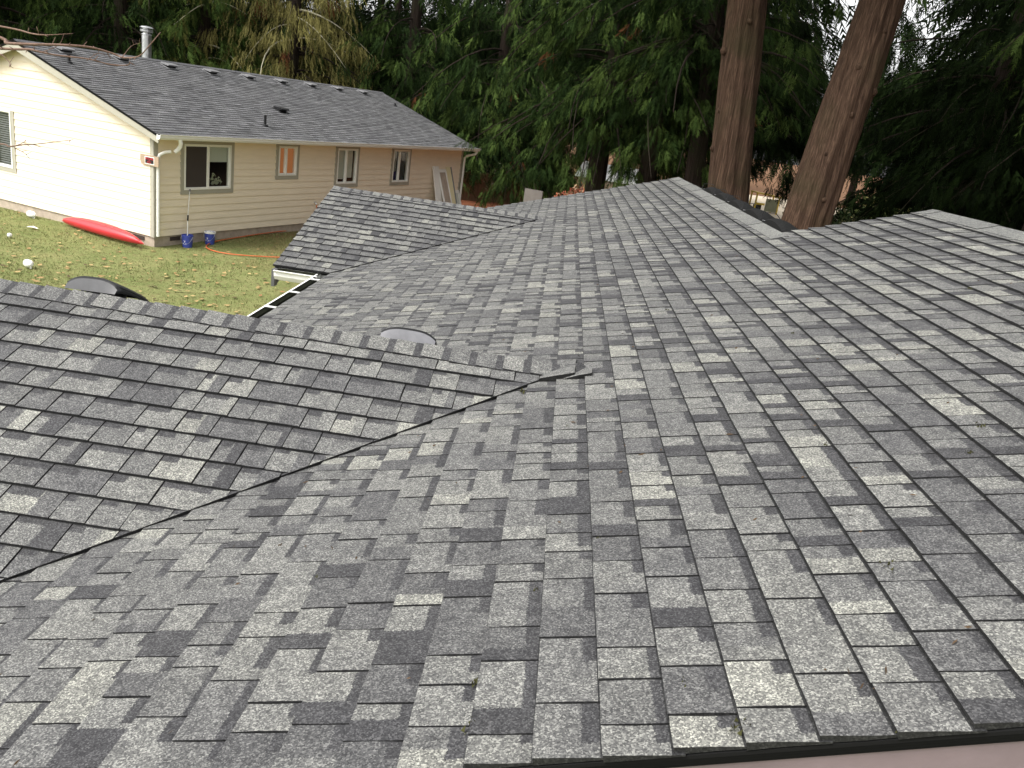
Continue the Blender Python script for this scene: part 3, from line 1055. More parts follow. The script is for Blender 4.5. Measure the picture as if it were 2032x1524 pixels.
# black ridge vent sections lying behind the far ridge
ys_ = [7.42, 8.35, 9.3, 10.25, 11.2, 12.15]
for i in range(5):
    ya, yb = ys_[i], ys_[i + 1] - .06
    b = MB()
    n = 12
    rows = []
    for j in range(n + 1):
        t = j / n
        y = ya + (yb - ya) * t
        hgt = .035 + .085 * math.sin(math.pi * t ** .9)
        sec = []
        for xx, hh in ((0, 0), (.0, .55), (.05, .9), (.14, 1.0), (.24, .85), (.30, .5), (.30, 0)):
            x = XF + .03 + xx
            sec.append(Vector((x, y, zm(XF) - (x - XF) * TT + .006 + hgt * hh)))
        rows.append(sec)
    for j in range(n):
        for q in range(6):
            b.face([rows[j][q], rows[j + 1][q], rows[j + 1][q + 1], rows[j][q + 1]])
    b.face(rows[0]); b.face(rows[-1][::-1])
    rv = b.build('ridge_vent', M['blackmatte'], house, off=HROOT, loc=(XF + .15, ya, zm(XF)))
    if i == 0: tag(rv, 'black plastic ridge vent section behind the far ridge')
    b = MB()
    yq = yb - .10
    s0 = rows[-2]
    b.prism([s0[1] + Vector((-.004, -.02, 0)), s0[2] + Vector((-.004, -.02, .006)), s0[2] + Vector((-.004, -.11, .010)), s0[1] + Vector((-.004, -.11, .006))], (-.002, 0, .002))
    b.build('glint_patch', M['glint_patch'], rv, off=(XF + .15, ya, zm(XF)))  # grey patch painting the bright reflection at the section's far end
    b = MB()
    b.tube([Vector((XF + .02, yb + .03, zm(XF) + .0)), Vector((XF + .05, yb + .03, zm(XF) + .095)), Vector((XF + .17, yb + .03, zm(XF) + .10)), Vector((XF + .30, yb + .03, zm(XF) - .02))], .004, 6)
    b.build('tie_wire', M['black'], rv, off=(XF + .15, ya, zm(XF)))

# moss tufts, twigs and leaf bits on the roof
b = MB()
for (u, y, s_) in ((1.02, 1.93, 1.2), (.28, 2.25, .9), (.55, 1.40, 1.6), (-.02, 1.47, 1.2), (-.03, 1.62, .9), (.85, 1.37, .8), (1.58, 2.35, .9), (1.62, 2.75, 1.3), (1.50, 2.55, .8), (.18, 3.25, .8), (-.05, 3.82, 1.4), (-.3, 3.86, 1.1), (1.1, 2.75, .7), (.45, 1.56, .9), (2.0, 3.1, .8), (1.35, 4.2, .7), (.8, 5.1, .8), (-.6, 2.2, .7), (.1, 2.0, .6), (2.4, 4.6, .8)):
    for q in range(14):
        x = u * CT + rng.gauss(0, .006 * s_); yy = y + rng.gauss(0, .012 * s_)
        z = zm(x) + .009
        a = rng.uniform(0, 6.28); r = rng.uniform(.003, .007) * s_; h = rng.uniform(.004, .012) * s_
        b.face([(x + math.cos(a) * r, yy + math.sin(a) * r, z), (x - math.sin(a) * r, yy + math.cos(a) * r, z), (x - math.cos(a) * r * .3, yy, z + h)])
mo = b.build('roof_moss', M['moss'], house, off=HROOT)
tag(mo, 'small green moss tufts growing in the shingle joints', kind='stuff')
b = MB()
rd = random.Random(3)
for q in range(340):
    u = rd.uniform(-2.3, 3.0); y = rd.uniform(1.45, 9) if q > 30 else rd.uniform(1.45, 4)
    x = u * CT
    if under_gable(x, y, -.03) or (u > 1.95 and y > 7): continue
    z = zm(x) + .013; a = rd.uniform(0, 6.28); l = rd.uniform(.004, .013) if q > 40 else rd.uniform(.01, .022); wd = rd.uniform(.0015, .004)
    ca, sa = math.cos(a), math.sin(a)
    b.face([(x - ca * l, y - sa * l, z - ca * l * TT), (x + sa * wd, y - ca * wd, z), (x + ca * l, y + sa * l, z + ca * l * TT + .003), (x - sa * wd, y + ca * wd, z + .004)], (.10, .055, .03))
db = b.build('roof_debris', mat('needle_debris', (.07, .045, .025), .9, .4, 30), house, off=HROOT)
tag(db, 'dead needles and leaf bits scattered on the shingles', kind='stuff')

# ------------------------------------------------------------------ neighbouring house
PSI = 1.2057
NP = (-10.196, 20.498, 0.0)
nb_ = root('neighbour_house', NP, 'single storey cream sided house with dark grey shingle roof and white gutters', 'house', rz=PSI)
NL, ND = 16.25, 9.2
ZB, ZT = .25, 2.72
RS = (4.53 - 2.84) / 5.05                    # roof slope
WIN = [(.95, 2.64, 1.42, 2.60), (4.62, 5.45, 1.76, 2.63), (7.53, 8.64, 1.46, 2.62), (10.90, 12.0, 1.465, 2.64)]
GW = (5.24, 6.72, 1.17, 2.70)
TR = .115


def subtract(poly, rect):
    x0, x1, z0, z1 = rect
    res = []
    for hp in ([(1, 0, x0)], [(-1, 0, -x1)], [(-1, 0, -x0), (1, 0, x1), (0, 1, z0)], [(-1, 0, -x0), (1, 0, x1), (0, -1, -z1)]):
        q = clip(poly, hp)
        if q: res.append(q)
    return res


# plain wall core behind the boards (with openings)
def wall_core(name, to3, outline, holes, depth):
    b = MB()
    polys = [outline]
    for h in holes:
        polys = [q for p in polys for q in subtract(p, h)]
    for p in polys:
        b.prism([to3(u, v, 0) for u, v in p], tuple(Vector(to3(0, 0, -depth)) - Vector(to3(0, 0, 0))))
    return b.build(name, M['siding'], nb_)


def long3(u, v, o): return Vector((u, -o, v))
def gab3(u, v, o): return Vector((-o, u, v))


ridge_z = 2.84 + RS * 5.05
wl = wall_core('wall', long3, [(0, ZB), (NL, ZB), (NL, ZT + .02), (0, ZT + .02)], [(a, b_, c, d) for a, b_, c, d in WIN], .12)
tag(wl, 'long cream clapboard wall with four windows')
gab_out = [(0.0, ZB), (ND, ZB), (ND, 2.84 + .45 * RS - .10), (4.6, ridge_z - .10), (0.0, 2.84 + .45 * RS - .10)]
wg = wall_core('wall', gab3, gab_out, [GW], .12)
tag(wg, 'bright gable end wall of cream clapboard')
wr = MB()
wr.box(0.12, NL, ND - .12, ND, ZB, ZT)
wr.prism([(NL - .12, .12, ZB), (NL - .12, ND - .12, ZB), (NL - .12, ND - .12, ZT), (NL - .12, 4.6, ridge_z - .12), (NL - .12, .12, ZT)], (.12, 0, 0))
wr.build('wall', M['siding'], nb_)
BH = .1885


def boards(wallobj, to3, outline, holes):
    z = ZB
    while z < ridge_z:
        p = clip(list(outline), [(0, -1, -z), (0, 1, z + BH)])
        if p:
            polys = [p]
            for h in holes:
                hh = (h[0] - TR + .02, h[1] + TR - .02, h[2] - TR + .02, h[3] + TR - .02)
                polys = [q for pp in polys for q in subtract(pp, hh)]
            for q in polys:
                b = MB()
                f = [to3(u, v, .003 + .021 * (1 - (v - z) / BH)) for u, v in q]
                b.face(f)
                n = len(q)
                for i in range(n):
                    a, c = q[i], q[(i + 1) % n]
                    b.face([to3(a[0], a[1], .001), to3(c[0], c[1], .001), f[(i + 1) % n], f[i]])
                b.build('board', M['siding'], wallobj)
        z += BH


boards(wl, long3, [(.10, ZB), (NL - .10, ZB), (NL - .10, ZT - .02), (.10, ZT - .02)], WIN)
boards(wg, gab3, [(.10, ZB), (ND - .1, ZB), (ND - .1, 2.84 + .55 * RS - .16), (4.6, ridge_z - .16), (.10, 2.84 + .55 * RS - .16)], [GW])
# corner boards
for (x0, x1, y0, y1) in ((-.028, .10, -.028, -.001), (-.028, -.001, -.0275, .11), (NL - .10, NL + .028, -.028, -.001)):
    b = MB(); b.box(x0, x1, y0, y1, ZB - .02, ZT - .01); b.build('corner_board', M['trim'], nb_)
# foundation
b = MB(); b.box(.02, NL - .02, .02, ND - .02, -.1, ZB + .005); b.build('foundation', M['concrete'], nb_)
for (x0, x1) in ((.53, 1.1),):
    b = MB(); b.box(x0, x1, .005, .03, .10, .20); b.build('crawl_vent', M['roomdark'], nb_)
b = MB(); b.box(.005, .03, .36, .77, .09, .19); b.build('crawl_vent', M['roomdark'], nb_)


# windows
def window(to3, r, split, kind):
    x0, x1, z0, z1 = r

    def bx(b, u0, u1, v0, v1, o0, o1):
        b.prism([to3(u0, v0, o0), to3(u1, v0, o0), to3(u1, v1, o0), to3(u0, v1, o0)], tuple(Vector(to3(0, 0, o1)) - Vector(to3(0, 0, o0))))
    fw = .045
    b = MB()
    for q in ((x0, x1, z0, z0 + fw), (x0, x1, z1 - fw, z1), (x0, x0 + fw, z0 + fw, z1 - fw), (x1 - fw, x1, z0 + fw, z1 - fw)):
        bx(b, *q, -.06, .045)
    xm = x0 + (x1 - x0) * split
    bx(b, xm - .03, xm + .03, z0 + fw, z1 - fw, -.05, .040)
    w_ = b.build('window', M['vinyl'], nb_)
    b = MB()
    zt_ = min(z1 + TR, ZT - .012)
    for q in ((x0 - TR, x1 + TR, z0 - TR, z0), (x0 - TR, x1 + TR, z1, zt_), (x0 - TR, x0, z0, z1), (x1, x1 + TR, z0, z1)):
        bx(b, *q, -.01, .034)
    b.build('window_trim', M['trim'], w_)
    for (u0, u1) in ((x0 + fw, xm - .03), (xm + .03, x1 - fw)):
        b = MB()
        b.face([to3(u0, z0 + fw, -.017), to3(u1, z0 + fw, -.017), to3(u1, z1 - fw, -.017), to3(u0, z1 - fw, -.017)])
        b.build('pane', M['glass'], w_)
        # sash edge
        b = MB()
        for q in ((u0, u1, z0 + fw, z0 + fw + .022), (u0, u1, z1 - fw - .022, z1 - fw), (u0, u0 + .022, z0 + fw + .022, z1 - fw - .022), (u1 - .022, u1, z0 + fw + .022, z1 - fw - .022)):
            bx(b, *q, -.035, .012)
        b.build('sash', M['vinyl'], w_)
    # room behind
    b = MB()
    d = 1.6
    P = lambda u, v, o: to3(u, v, o)
    e_ = .25
    c = [(x0 - e_, z0 - e_), (x1 + e_, z0 - e_), (x1 + e_, z1 + .05), (x0 - e_, z1 + .05)]
    for i in range(4):
        a, q = c[i], c[(i + 1) % 4]
        b.face([P(*a, -.13), P(*q, -.13), P(*q, -d), P(*a, -d)])
    b.face([P(*q, -d) for q in c])
    b.build('room', M['roomwarm'] if kind == 'warm' else M['roomdark'], w_)
    H = z1 - z0
    if kind == 'big':
        b = MB(); bx(b, xm + .03, x1 - fw, z1 - fw - .36 * H, z1 - fw, -.09, -.08); b.build('blind', M['blind'], w_)
        b = MB(); bx(b, x0 + fw + .02, xm - .05, z0 + fw + .02, z1 - fw - .02, .013, .017); b.build('insect_screen', M['screen'], w_)
        b = MB()
        rr = random.Random(4)
        for q in range(60):
            u = rr.gauss(xm + .42, .10); v = z0 + .10 + abs(rr.gauss(0, .11)); s_ = rr.uniform(.02, .05)
            b.face([P(u - s_, v, -.15), P(u, v - s_ * .6, -.16), P(u + s_, v + s_ * .3, -.14), P(u, v + s_, -.15)])
        b.build('potted_leaves', mat('dusty_leaves', (.35, .36, .25), .8), w_)
    if kind == 'warm':
        b = MB(); bx(b, xm - .12, xm + .18, z0 + .05, z0 + .42 * H, -.55, -.40); b.build('chair_back', M['furn'], w_)
        b = MB(); bx(b, x0 + .1, xm - .08, z0 + .05, z0 + .55 * H, -1.1, -1.0); b.build('curtain', M['concrete'], w_)
    if kind == 'blind':
        b = MB(); bx(b, x0 + fw, x1 - fw - .08, z0 + .16 * H, z1 - fw, -.09, -.08); b.build('blind', M['blind'], w_)
        b = MB(); bx(b, x0 + fw, xm - .04, z0 + .13 * H, z0 + .155 * H, -.085, -.06); b.build('blind_rail', M['vinyl'], w_)
    if kind == 'cloth':
        b = MB(); bx(b, x0 + fw + .02, x0 + .30, z0 + .25 * H, z1 - fw, -.10, -.09); bx(b, x0 + .36, xm - .04, z0 + fw, z1 - fw, -.11, -.10); b.build('curtain', M['blind'], w_)
        b = MB(); bx(b, x0 + fw, x0 + .36, z0 + .06 * H, z0 + .32 * H, -.085, -.06); bx(b, xm + .05, xm + .30, z0 + .06 * H, z0 + .34 * H, -.16, -.12); b.build('cloth', M['blueshirt'], w_)
        b = MB()
        for i in range(5):
            bx(b, xm + .10 + i * .09, xm + .12 + i * .09, z0 + fw, z1 - fw, -.075, -.065)
        b.build('blind', M['ventgrey'], w_)
    if kind == 'mesh':
        b = MB()
        for i in range(24):
            v = z0 + fw + (H - 2 * fw) * i / 24
            bx(b, x0 + fw, x1 - fw, v, v + .04, -.085, -.08)
        b.build('blind', M['ventgrey'], w_)
    return w_


tag(window(long3, WIN[0], .5, 'big'), 'wide sliding window with a dark insect screen on one half')
tag(window(long3, WIN[1], .42, 'warm'), 'small sliding window glowing warm from the lit room')
tag(window(long3, WIN[2], .46, 'blind'), 'tall sliding window with a pale green-grey blind')
tag(window(long3, WIN[3], .40, 'cloth'), 'tall sliding window with dark blue cloth at its sill')
tag(window(gab3, GW, .5, 'mesh'), 'white framed window in the gable end wall')

# roof
XL, XRt = -.30, NL + .52
rn = Vector((0, -RS, 1)).normalized()
b = MB()
b.prism([(XL, -.45, 2.84), (XRt, -.45, 2.84), (XRt, 4.6, ridge_z), (XL, 4.6, ridge_z)], tuple(-rn * .05))
rf = b.build('roof', M['deck'], nb_)
tag(rf, 'dark charcoal shingle roof slope with a row of ridge vents')
b = MB()
b.prism([(XL, ND + .45, 2.84), (XRt, ND + .45, 2.84), (XRt, 4.6, ridge_z), (XL, 4.6, ridge_z)], (0, -RS * .048, -.048))
b.build('roof', M['deck'], nb_)
NCOURSE = 37
rl = (Vector((0, 4.6, ridge_z)) - Vector((0, -.45, 2.84)))
rlen = rl.length; rd_ = rl.normalized()
st_ = rlen / NCOURSE
rr = random.Random(21)
for side in (0, 1):
    for k in range(NCOURSE):
        b = MB()
        x = XL - rr.uniform(0, .01)
        while x < XRt:
            wd = rr.uniform(.12, .42); x1 = min(x + wd, XRt)
            t = rr.random()
            c = .086 + .032 * t + (.03 if rr.random() < .15 else 0) - (.03 if rr.random() < .25 else 0)
            hb = .012 + rr.uniform(0, .006)
            Pq = lambda xx, s_, h: (Vector((xx, -.45, 2.84)) + rd_ * s_ + rn * h)
            s0 = k * st_ - rr.uniform(0, .005); s1 = k * st_ + st_ + .012
            f = [Pq(x, s0, hb), Pq(x1, s0, hb), Pq(x1, s1, .003), Pq(x, s1, .003)]
            f2 = [Pq(x, s0, hb), Pq(x1, s0, hb), Pq(x1, s0, .0005), Pq(x, s0, .0005)]
            if side:
                f = [Vector((p.x, 9.2 - p.y, p.z)) for p in f]; f2 = [Vector((p.x, 9.2 - p.y, p.z)) for p in f2]
            b.face(f, (c, c * 1.0, c * 1.05)); b.face(f2, (.012, .012, .012))
            x = x1
        if side == 0:
            b.build('shingle_course', M['shingle'], rf, color=True)
        else:
            if k == 0: back = MB()
            for pts_, c_ in [([b.v[i] for i in f], c) for f, c in zip(b.f, b.c)]:
                back.face(pts_, c_)
tag(back.build('shingle_field', M['shingle'], nb_, color=True), kind='stuff')
b = MB()
b.face([(XL, 4.6 - .16, ridge_z - .16 * RS + .022), (XRt, 4.6 - .16, ridge_z - .16 * RS + .022), (XRt, 4.6, ridge_z + .026), (XL, 4.6, ridge_z + .026)], (.075, .075, .08))
b.face([(XL, 4.6 + .16, ridge_z - .16 * RS + .022), (XRt, 4.6 + .16, ridge_z - .16 * RS + .022), (XRt, 4.6, ridge_z + .026), (XL, 4.6, ridge_z + .026)], (.075, .075, .08))
b.build('ridge_cap', M['shingle'], nb_, color=True)
# rake boards and soffits
for x_ in (XL + .012, XRt - .04):
    for s_ in (0, 1):
        b = MB()
        pts_ = [(x_, -.45, 2.84 - .052), (x_, 4.6, ridge_z - .052), (x_, 4.6, ridge_z - .235), (x_, -.45, 2.84 - .20)]
        if s_: pts_ = [(p[0], 9.2 - p[1], p[2]) for p in pts_]
        b.prism(pts_, (.03, 0, 0))
        b.build('rake_board', M['trim'] if x_ < 0 else M['vinyl'], nb_)
b = MB()
b.box(XL + .05, XRt - .05, -.42, -.002, ZT + .005, ZT + .022)
b.build('soffit', M['siding'], nb_)
# gutter of the neighbour
prof = [(0, 0), (0, -.12), (-.085, -.12), (-.115, -.07), (-.115, -.03), (-.135, -.01), (-.135, .004), (-.118, .004), (-.118, -.02), (-.01, -.02)]
b = MB()
ps = [Vector((XL - .03, -.44 + y, 2.855 + z)) for y, z in prof]
b.prism(ps, (XRt - XL + .06, 0, 0))
gt = b.build('gutter', M['vinyl'], nb_)
tag(gt, 'long white gutter along the eave')
# broken downspout at the near corner
b = MB()
b.tube([(.055, -.075, .27), (.055, -.075, 2.20), (.075, -.10, 2.32), (.16, -.20, 2.40), (.26, -.30, 2.43)], .042, 8)
b.build('downspout', M['vinyl'], nb_, smooth=False)
b = MB()
b.tube([(.34, -.50, 2.76), (.37, -.50, 2.66), (.385, -.47, 2.58), (.36, -.42, 2.49), (.30, -.37, 2.42)], .052, 10)
tag(b.build('downspout_elbow', M['vinyl'], nb_), 'loose white elbow hanging from the gutter, apart from its pipe')
b = MB()
b.tube([(NL + .30, -.50, 2.74), (NL + .29, -.47, 2.62), (NL + .10, -.16, 2.50), (NL + .06, -.09, 2.42), (NL + .06, -.08, .3)], .045, 8)
b.build('downspout', M['vinyl'], nb_)
# ridge vents on the neighbour's roof
NV = [(.89, 4.26), (2.70, 4.21), (4.40, 4.16), (6.10, 4.13), (7.83, 4.14), (9.52, 4.13), (11.28, 4.19), (12.98, 4.20), (14.71, 4.19), (6.59, 1.63)]
for i, (x_, y_) in enumerate(NV):
    z_ = 2.84 + (y_ + .45) * RS
    mt_ = Matrix.Translation((x_, y_, z_ + .018)) @ Matrix.Rotation(math.atan(RS), 4, 'X')
    b = MB()
    b.box(-.22, .22, -.20, .22, 0, .006)
    fl = b.build('roof_vent', M['ventgrey'] if i < 9 else M['black'], nb_, matrix=mt_)
    b = MB()
    b.prism([(-.19, -.16, .07), (-.19, .16, .02), (-.19, .16, .06), (-.19, -.13, .125), (-.19, -.17, .11)], (.38, 0, 0))
    b.build('vent_hood', M['venttop'] if i < 9 else M['black'], fl)
    b = MB(); b.box(-.17, .17, -.10, .14, .005, .07); b.build('vent_throat', M['black'], fl)
for (x_, y_, h) in ((4.49, .43, .30), (15.71, 3.19, .12), (.42, 3.47, .2)):
    z_ = 2.84 + (y_ + .45) * RS
    b = MB(); b.lathe([(.09, 0), (.085, .025), (.04, .05), (.04, h), (.034, h)], c=(x_, y_, z_ + .005), n=12)
    b.build('vent_pipe', M['black'], nb_)
# metal stove flue
z_ = 2.84 + (4.6 + .45) * RS
b = MB(); b.lathe([(.24, -.12), (.21, .02), (.155, .06)], c=(4.32, 5.0, z_ - .05), n=24)
fl = b.build('chimney_flue', M['metal'], nb_, smooth=False)
tag(fl, 'shiny galvanised stove flue with a round cap rising behind the ridge')
b = MB(); b.lathe([(.14, 0), (.14, .72)], c=(4.32, 5.0, z_ - .02), n=24, cap=False)
b.lathe([(.148, .70), (.148, .73)], c=(4.32, 5.0, z_ - .02), n=24)
b.build('flue_pipe', M['metal'], fl, smooth=True)
b = MB(); b.lathe([(.17, .78), (.185, .80), (.185, .84), (.16, .86)], c=(4.32, 5.0, z_ - .02), n=24)
b.lathe([(.19, .90), (.20, .905), (.15, .945), (.02, .965)], c=(4.32, 5.0, z_ - .02), n=24)
b.lathe([(.11, .72), (.11, .90)], c=(4.32, 5.0, z_ - .02), n=16)
b.build('flue_cap', M['metal'], fl)
# hose tap
b = MB()
b.tube([(6.43, 0, .88), (6.43, -.09, .88), (6.43, -.12, .84)], .018, 8); b.lathe([(.03, 0), (.03, .012)], c=(6.43, -.07, .91), n=10)
b.build('hose_tap', M['metal'], nb_)


def nloc(x, y, z):
    c, s = math.cos(PSI), math.sin(PSI)
    return Vector((NP[0] + c * x - s * y, NP[1] + s * x + c * y, z))


# ------------------------------------------------------------------ sign at the corner
sg = root('warning_sign', tuple(nloc(-.06, .1, 2.03)), 'small red and black warning sign on a weathered plank at the house corner', 'sign', rz=PSI)
b = MB()
b.prism([(0, -.31, 0), (0, -.31, .25), (0, .31, .25), (0, .31, .12), (0, .27, .0)], (.022, 0, 0))
b.build('plank', M['wood'], sg)
b = MB(); b.box(-.004, 0, -.17, .15, .03, .215); b.build('panel', M['white'], sg)
b = MB(); b.box(-.006, -.004, -.15, .13, .048, .197); b.build('black_field', M['signblack'], sg)


def text(body, size, loc, rot, mt, parent, name, ext=.001):
    cu = bpy.data.curves.new(name, 'FONT')
    cu.body = body; cu.size = size; cu.extrude = ext; cu.align_x = 'CENTER'
    o = bpy.data.objects.new(name, cu)
    COL.objects.link(o)
    dg = bpy.context.evaluated_depsgraph_get()
    me = bpy.data.meshes.new_from_object(o.evaluated_get(dg))
    bpy.data.objects.remove(o)
    me.materials.clear(); me.materials.append(mt)
    o = bpy.data.objects.new(name, me)
    COL.objects.link(o)
    o.parent = parent; o.location = loc; o.rotation_euler = rot
    return o


rot = (math.radians(90), 0, math.radians(-90))
text('BEWARE', .072, (-.0085, -.01, .142), rot, M['signred'], sg, 'lettering')
text('OF', .045, (-.0085, -.01, .104), rot, M['signred'], sg, 'lettering')
text('DOG', .062, (-.0085, .0, .056), rot, M['signred'], sg, 'lettering')

# ------------------------------------------------------------------ yard things
# kayak lying on its side against the foundation
ky = root('kayak', (-11.75, 20.72, 0), 'red plastic kayak overturned in the grass against the gable wall', 'kayak', rz=math.atan2(20.19 - 21.57, -10.25 + 13.23))
b = MB()
L_, n, mseg = 3.25, 26, 14
rows = []
for i in range(n + 1):
    t = i / n * 2 - 1
    hw = .165 * (1 - abs(t) ** 2.3) ** .8 + .004
    dp = .15 * (1 - abs(t) ** 3.2) ** .6 + .012
    keel = .10 * abs(t) ** 2.6
    row = []
    for j in range(mseg):
        a = 2 * math.pi * j / mseg
        y_ = math.cos(a) * hw
        sgn = math.sin(a)
        z_ = (abs(sgn) ** .55) * (dp if sgn > 0 else dp * .55) * (1 if sgn > 0 else -1)
        row.append((t * L_ / 2, y_, z_ - keel))
    rows.append(row)
for i in range(n):
    for j in range(mseg):
        b.face([rows[i][j], rows[i + 1][j], rows[i + 1][(j + 1) % mseg], rows[i][(j + 1) % mseg]])
b.face(rows[0]); b.face(rows[-1])
import mathutils
hull = b.build('hull', M['red'], ky, smooth=True, matrix=Matrix.Translation((0, 0, .20)) @ Matrix.Rotation(math.radians(30), 4, 'X'))
ml = hull.modifiers.new('weld', 'WELD'); ml.merge_threshold = .0005
b = MB()
b.tube([(t * L_ / 2, 0, .153 * (1 - abs(t) ** 3.2) ** .6 + .012 - .10 * abs(t) ** 2.6 - .012) for t in np.linspace(-.93, .93, 20)], .018, 6)
b.build('keel', M['red'], ky, smooth=True, matrix=Matrix.Translation((0, 0, .20)) @ Matrix.Rotation(math.radians(30), 4, 'X'))


def bucket(loc, label, full):
    r = root('bucket', loc, label, 'bucket')
    b = MB()
    prof = [(.132, 0), (.158, .33), (.166, .335), (.166, .35), (.158, .35), (.158, .37), (.150, .37), (.126, .012), (.0, .012)]
    b.lathe(prof, n=28, cap=False)
    b.face([(.132 * math.cos(6.283 * k / 28), .132 * math.sin(6.283 * k / 28), 0) for k in range(28)])
    b.build('pail', M['blue'], r, smooth=False)
    r.scale = (.9, .9, .9)
    b = MB()
    b.tube([(.17 * math.cos(t), -.02 - .16 * math.sin(t), .33 - .22 * math.sin(t)) for t in np.linspace(0, math.pi, 12)], .004, 5)
    b.build('handle', M['metal'], r)
    b = MB()
    for q, (u, v, ww, hh) in enumerate(((-.04, .12, .05, .02), (.02, .16, .03, .05), (-.01, .20, .07, .015), (.05, .12, .04, .012))):
        a = -1.9 + u / .15
        p = lambda aa, zz: ((.1345 + zz * .079) * math.cos(aa), (.1345 + zz * .079) * math.sin(aa), zz)
        b.face([p(a, v), p(a + ww / .15, v + .005), p(a + ww / .15, v + hh), p(a + .05, v + hh)])
    b.build('logo_mark', M['white'], r)
    if full:
        b = MB()
        rq = random.Random(2)
        b.lathe([(.168, .33), (.174, .335), (.174, .385), (.150, .385), (.15, .33)], n=24, cap=False)
        b.build('rim_band', M['white'], r)
        b = MB()
        for q in range(7):
            a = rq.uniform(0, 6.28); rr_ = rq.uniform(.03, .09)
            b.lathe([(.0, 0), (.05, .02), (.06, .05), (.03, .08), (.0, .09)], c=(rr_ * math.cos(a), rr_ * math.sin(a), .30), n=8, cap=False)
        b.build('rags', M['white'], r, smooth=True)
    return r


b1 = nloc(.80, -.32, .0)
bucket((b1.x, b1.y, gz(b1.x, b1.y)), 'open blue bucket with a white pole standing in it', False)
b2 = nloc(1.62, -.30, .0)
bucket((b2.x, b2.y, gz(b2.x, b2.y)), 'blue bucket filled with white rags beside the wall', True)
pl = root('cleaning_pole', tuple(nloc(.80, -.32, .02)), 'white telescopic pole leaning from a blue bucket to the window sill', 'pole', rz=PSI)
b = MB(); b.tube([(0, 0, 0.0), (.16, .16, .66)], .014, 8); b.build('lower_tube', M['white'], pl)
b = MB(); b.tube([(.16, .16, .66), (.335, .275, 1.40)], .011, 8); b.build('upper_tube', M['white'], pl)
b = MB(); b.tube([(.145, .145, .62), (.185, .175, .76)], .021, 8); b.build('clamp', M['black'], pl)
b = MB(); b.tube([(.325, .27, 1.36), (.34, .28, 1.42)], .026, 8); b.build('tip', M['ventgrey'], pl)

# garden hose
hz = [(nloc(6.43, -.12, .84)), nloc(6.46, -.16, .55), nloc(6.4, -.22, .2), nloc(6.2, -.35, .04)]
for x, y in ((-8.1, 26.4), (-8.28, 25.67), (-8.72, 24.22), (-9.15, 22.68), (-9.28, 22.05), (-9.25, 21.51), (-9.02, 21.1), (-8.56, 20.85), (-8.02, 20.85), (-7.25, 21.14), (-6.4, 21.67), (-5.6, 21.9), (-4.9, 21.3)):
    hz.append(Vector((x, y, gz(x, y) + .04)))


def smooth_path(pts, k=5):
    out = []
    for i in range(len(pts) - 1):
        p0, p1, p2, p3 = pts[max(i - 1, 0)], pts[i], pts[i + 1], pts[min(i + 2, len(pts) - 1)]
        for j in range(k):
            t = j / k
            out.append(.5 * ((2 * p1) + (p2 - p0) * t + (2 * p0 - 5 * p1 + 4 * p2 - p3) * t * t + (3 * p1 - p0 - 3 * p2 + p3) * t ** 3))
    out.append(pts[-1])
    return out


b = MB(); b.tube(smooth_path(hz), .016, 6)
tag(b.build('garden_hose', M['orange'], smooth=True), 'orange garden hose looping over the lawn from the wall tap', 'hose')


# white jugs and litter
def jug(loc, rz, lean, label, sc=1.0):
    r = root('plastic_jug', loc, label, 'jug', rz=rz)
    b = MB()
    b.lathe([(.0, 0), (.07, 0), (.078, .012), (.078, .14), (.06, .19), (.03, .235), (.022, .24), (.022, .262), (.0, .262)], n=12, cap=False)
    mt_ = Matrix.Translation((0, 0, .07)) @ Matrix.Rotation(math.radians(lean), 4, 'Y') @ Matrix.Scale(sc, 4)
    o = b.build('jug_body', M['white'], r, matrix=mt_)
    b = MB(); b.tube([(.03, 0, .225), (.075, 0, .22), (.085, 0, .17), (.072, 0, .12)], .011, 6)
    b.build('jug_handle', M['white'], r, matrix=mt_)
    b = MB(); b.lathe([(.026, .245), (.026, .268), (0, .27)], n=10, cap=False); b.build('cap', M['white'], r, matrix=mt_)
    return r


jug((-14.35, 21.80, .03), -.5, 88, 'white plastic jug lying by the gable wall foundation', 1.15)
jug((-11.03, 16.60, .03), -.7, 84, 'white plastic jug lying alone out on the open lawn', 1.1)
b = MB()
b.face([(-.12, -.03, .03), (.05, -.06, .05), (.14, .0, .02), (.02, .07, .06), (-.1, .05, .04)])
b.face([(.02, .07, .06), (.14, .0, .02), (.15, .06, .02)])
o = b.build('crumpled_wrapper', M['white']); o.location = (-13.28, 20.23, gz(-13.28, 20.23) + .01)
tag(o, 'crumpled pale wrapper on the grass near the kayak', 'litter')
b = MB(); b.lathe([(0, 0), (.045, .015), (.06, .06), (.045, .10), (0, .115)], n=10, cap=False)
o = b.build('white_ball', M['white'], smooth=True); o.location = (-12.99, 18.95, gz(-12.99, 18.95) + .01)
tag(o, 'small white ball on the open lawn', 'ball')


# doors and frames leaning on the far end of the long wall
def leaner(name, x0, x1, top, out, parts, label, cat):
    """rectangular panel leaning to the wall: local x along the wall"""
    r = root(name, tuple(nloc((x0 + x1) / 2, -out, 0)), label, cat, 'panels leaning on the cream wall', rz=PSI)
    L = math.hypot(top, out - .05); tl = -math.atan2(out - .05, top)
    mt_ = Matrix.Rotation(tl, 4, 'X')
    hw = (x1 - x0) / 2
    for nm, (a0, a1, c0, c1, t0, t1), mm in parts:
        b = MB(); b.box(-hw + a0 * 2 * hw, -hw + a1 * 2 * hw, t0, t1, c0 * L, c1 * L)
        b.build(nm, mm, r, matrix=mt_)
    return r


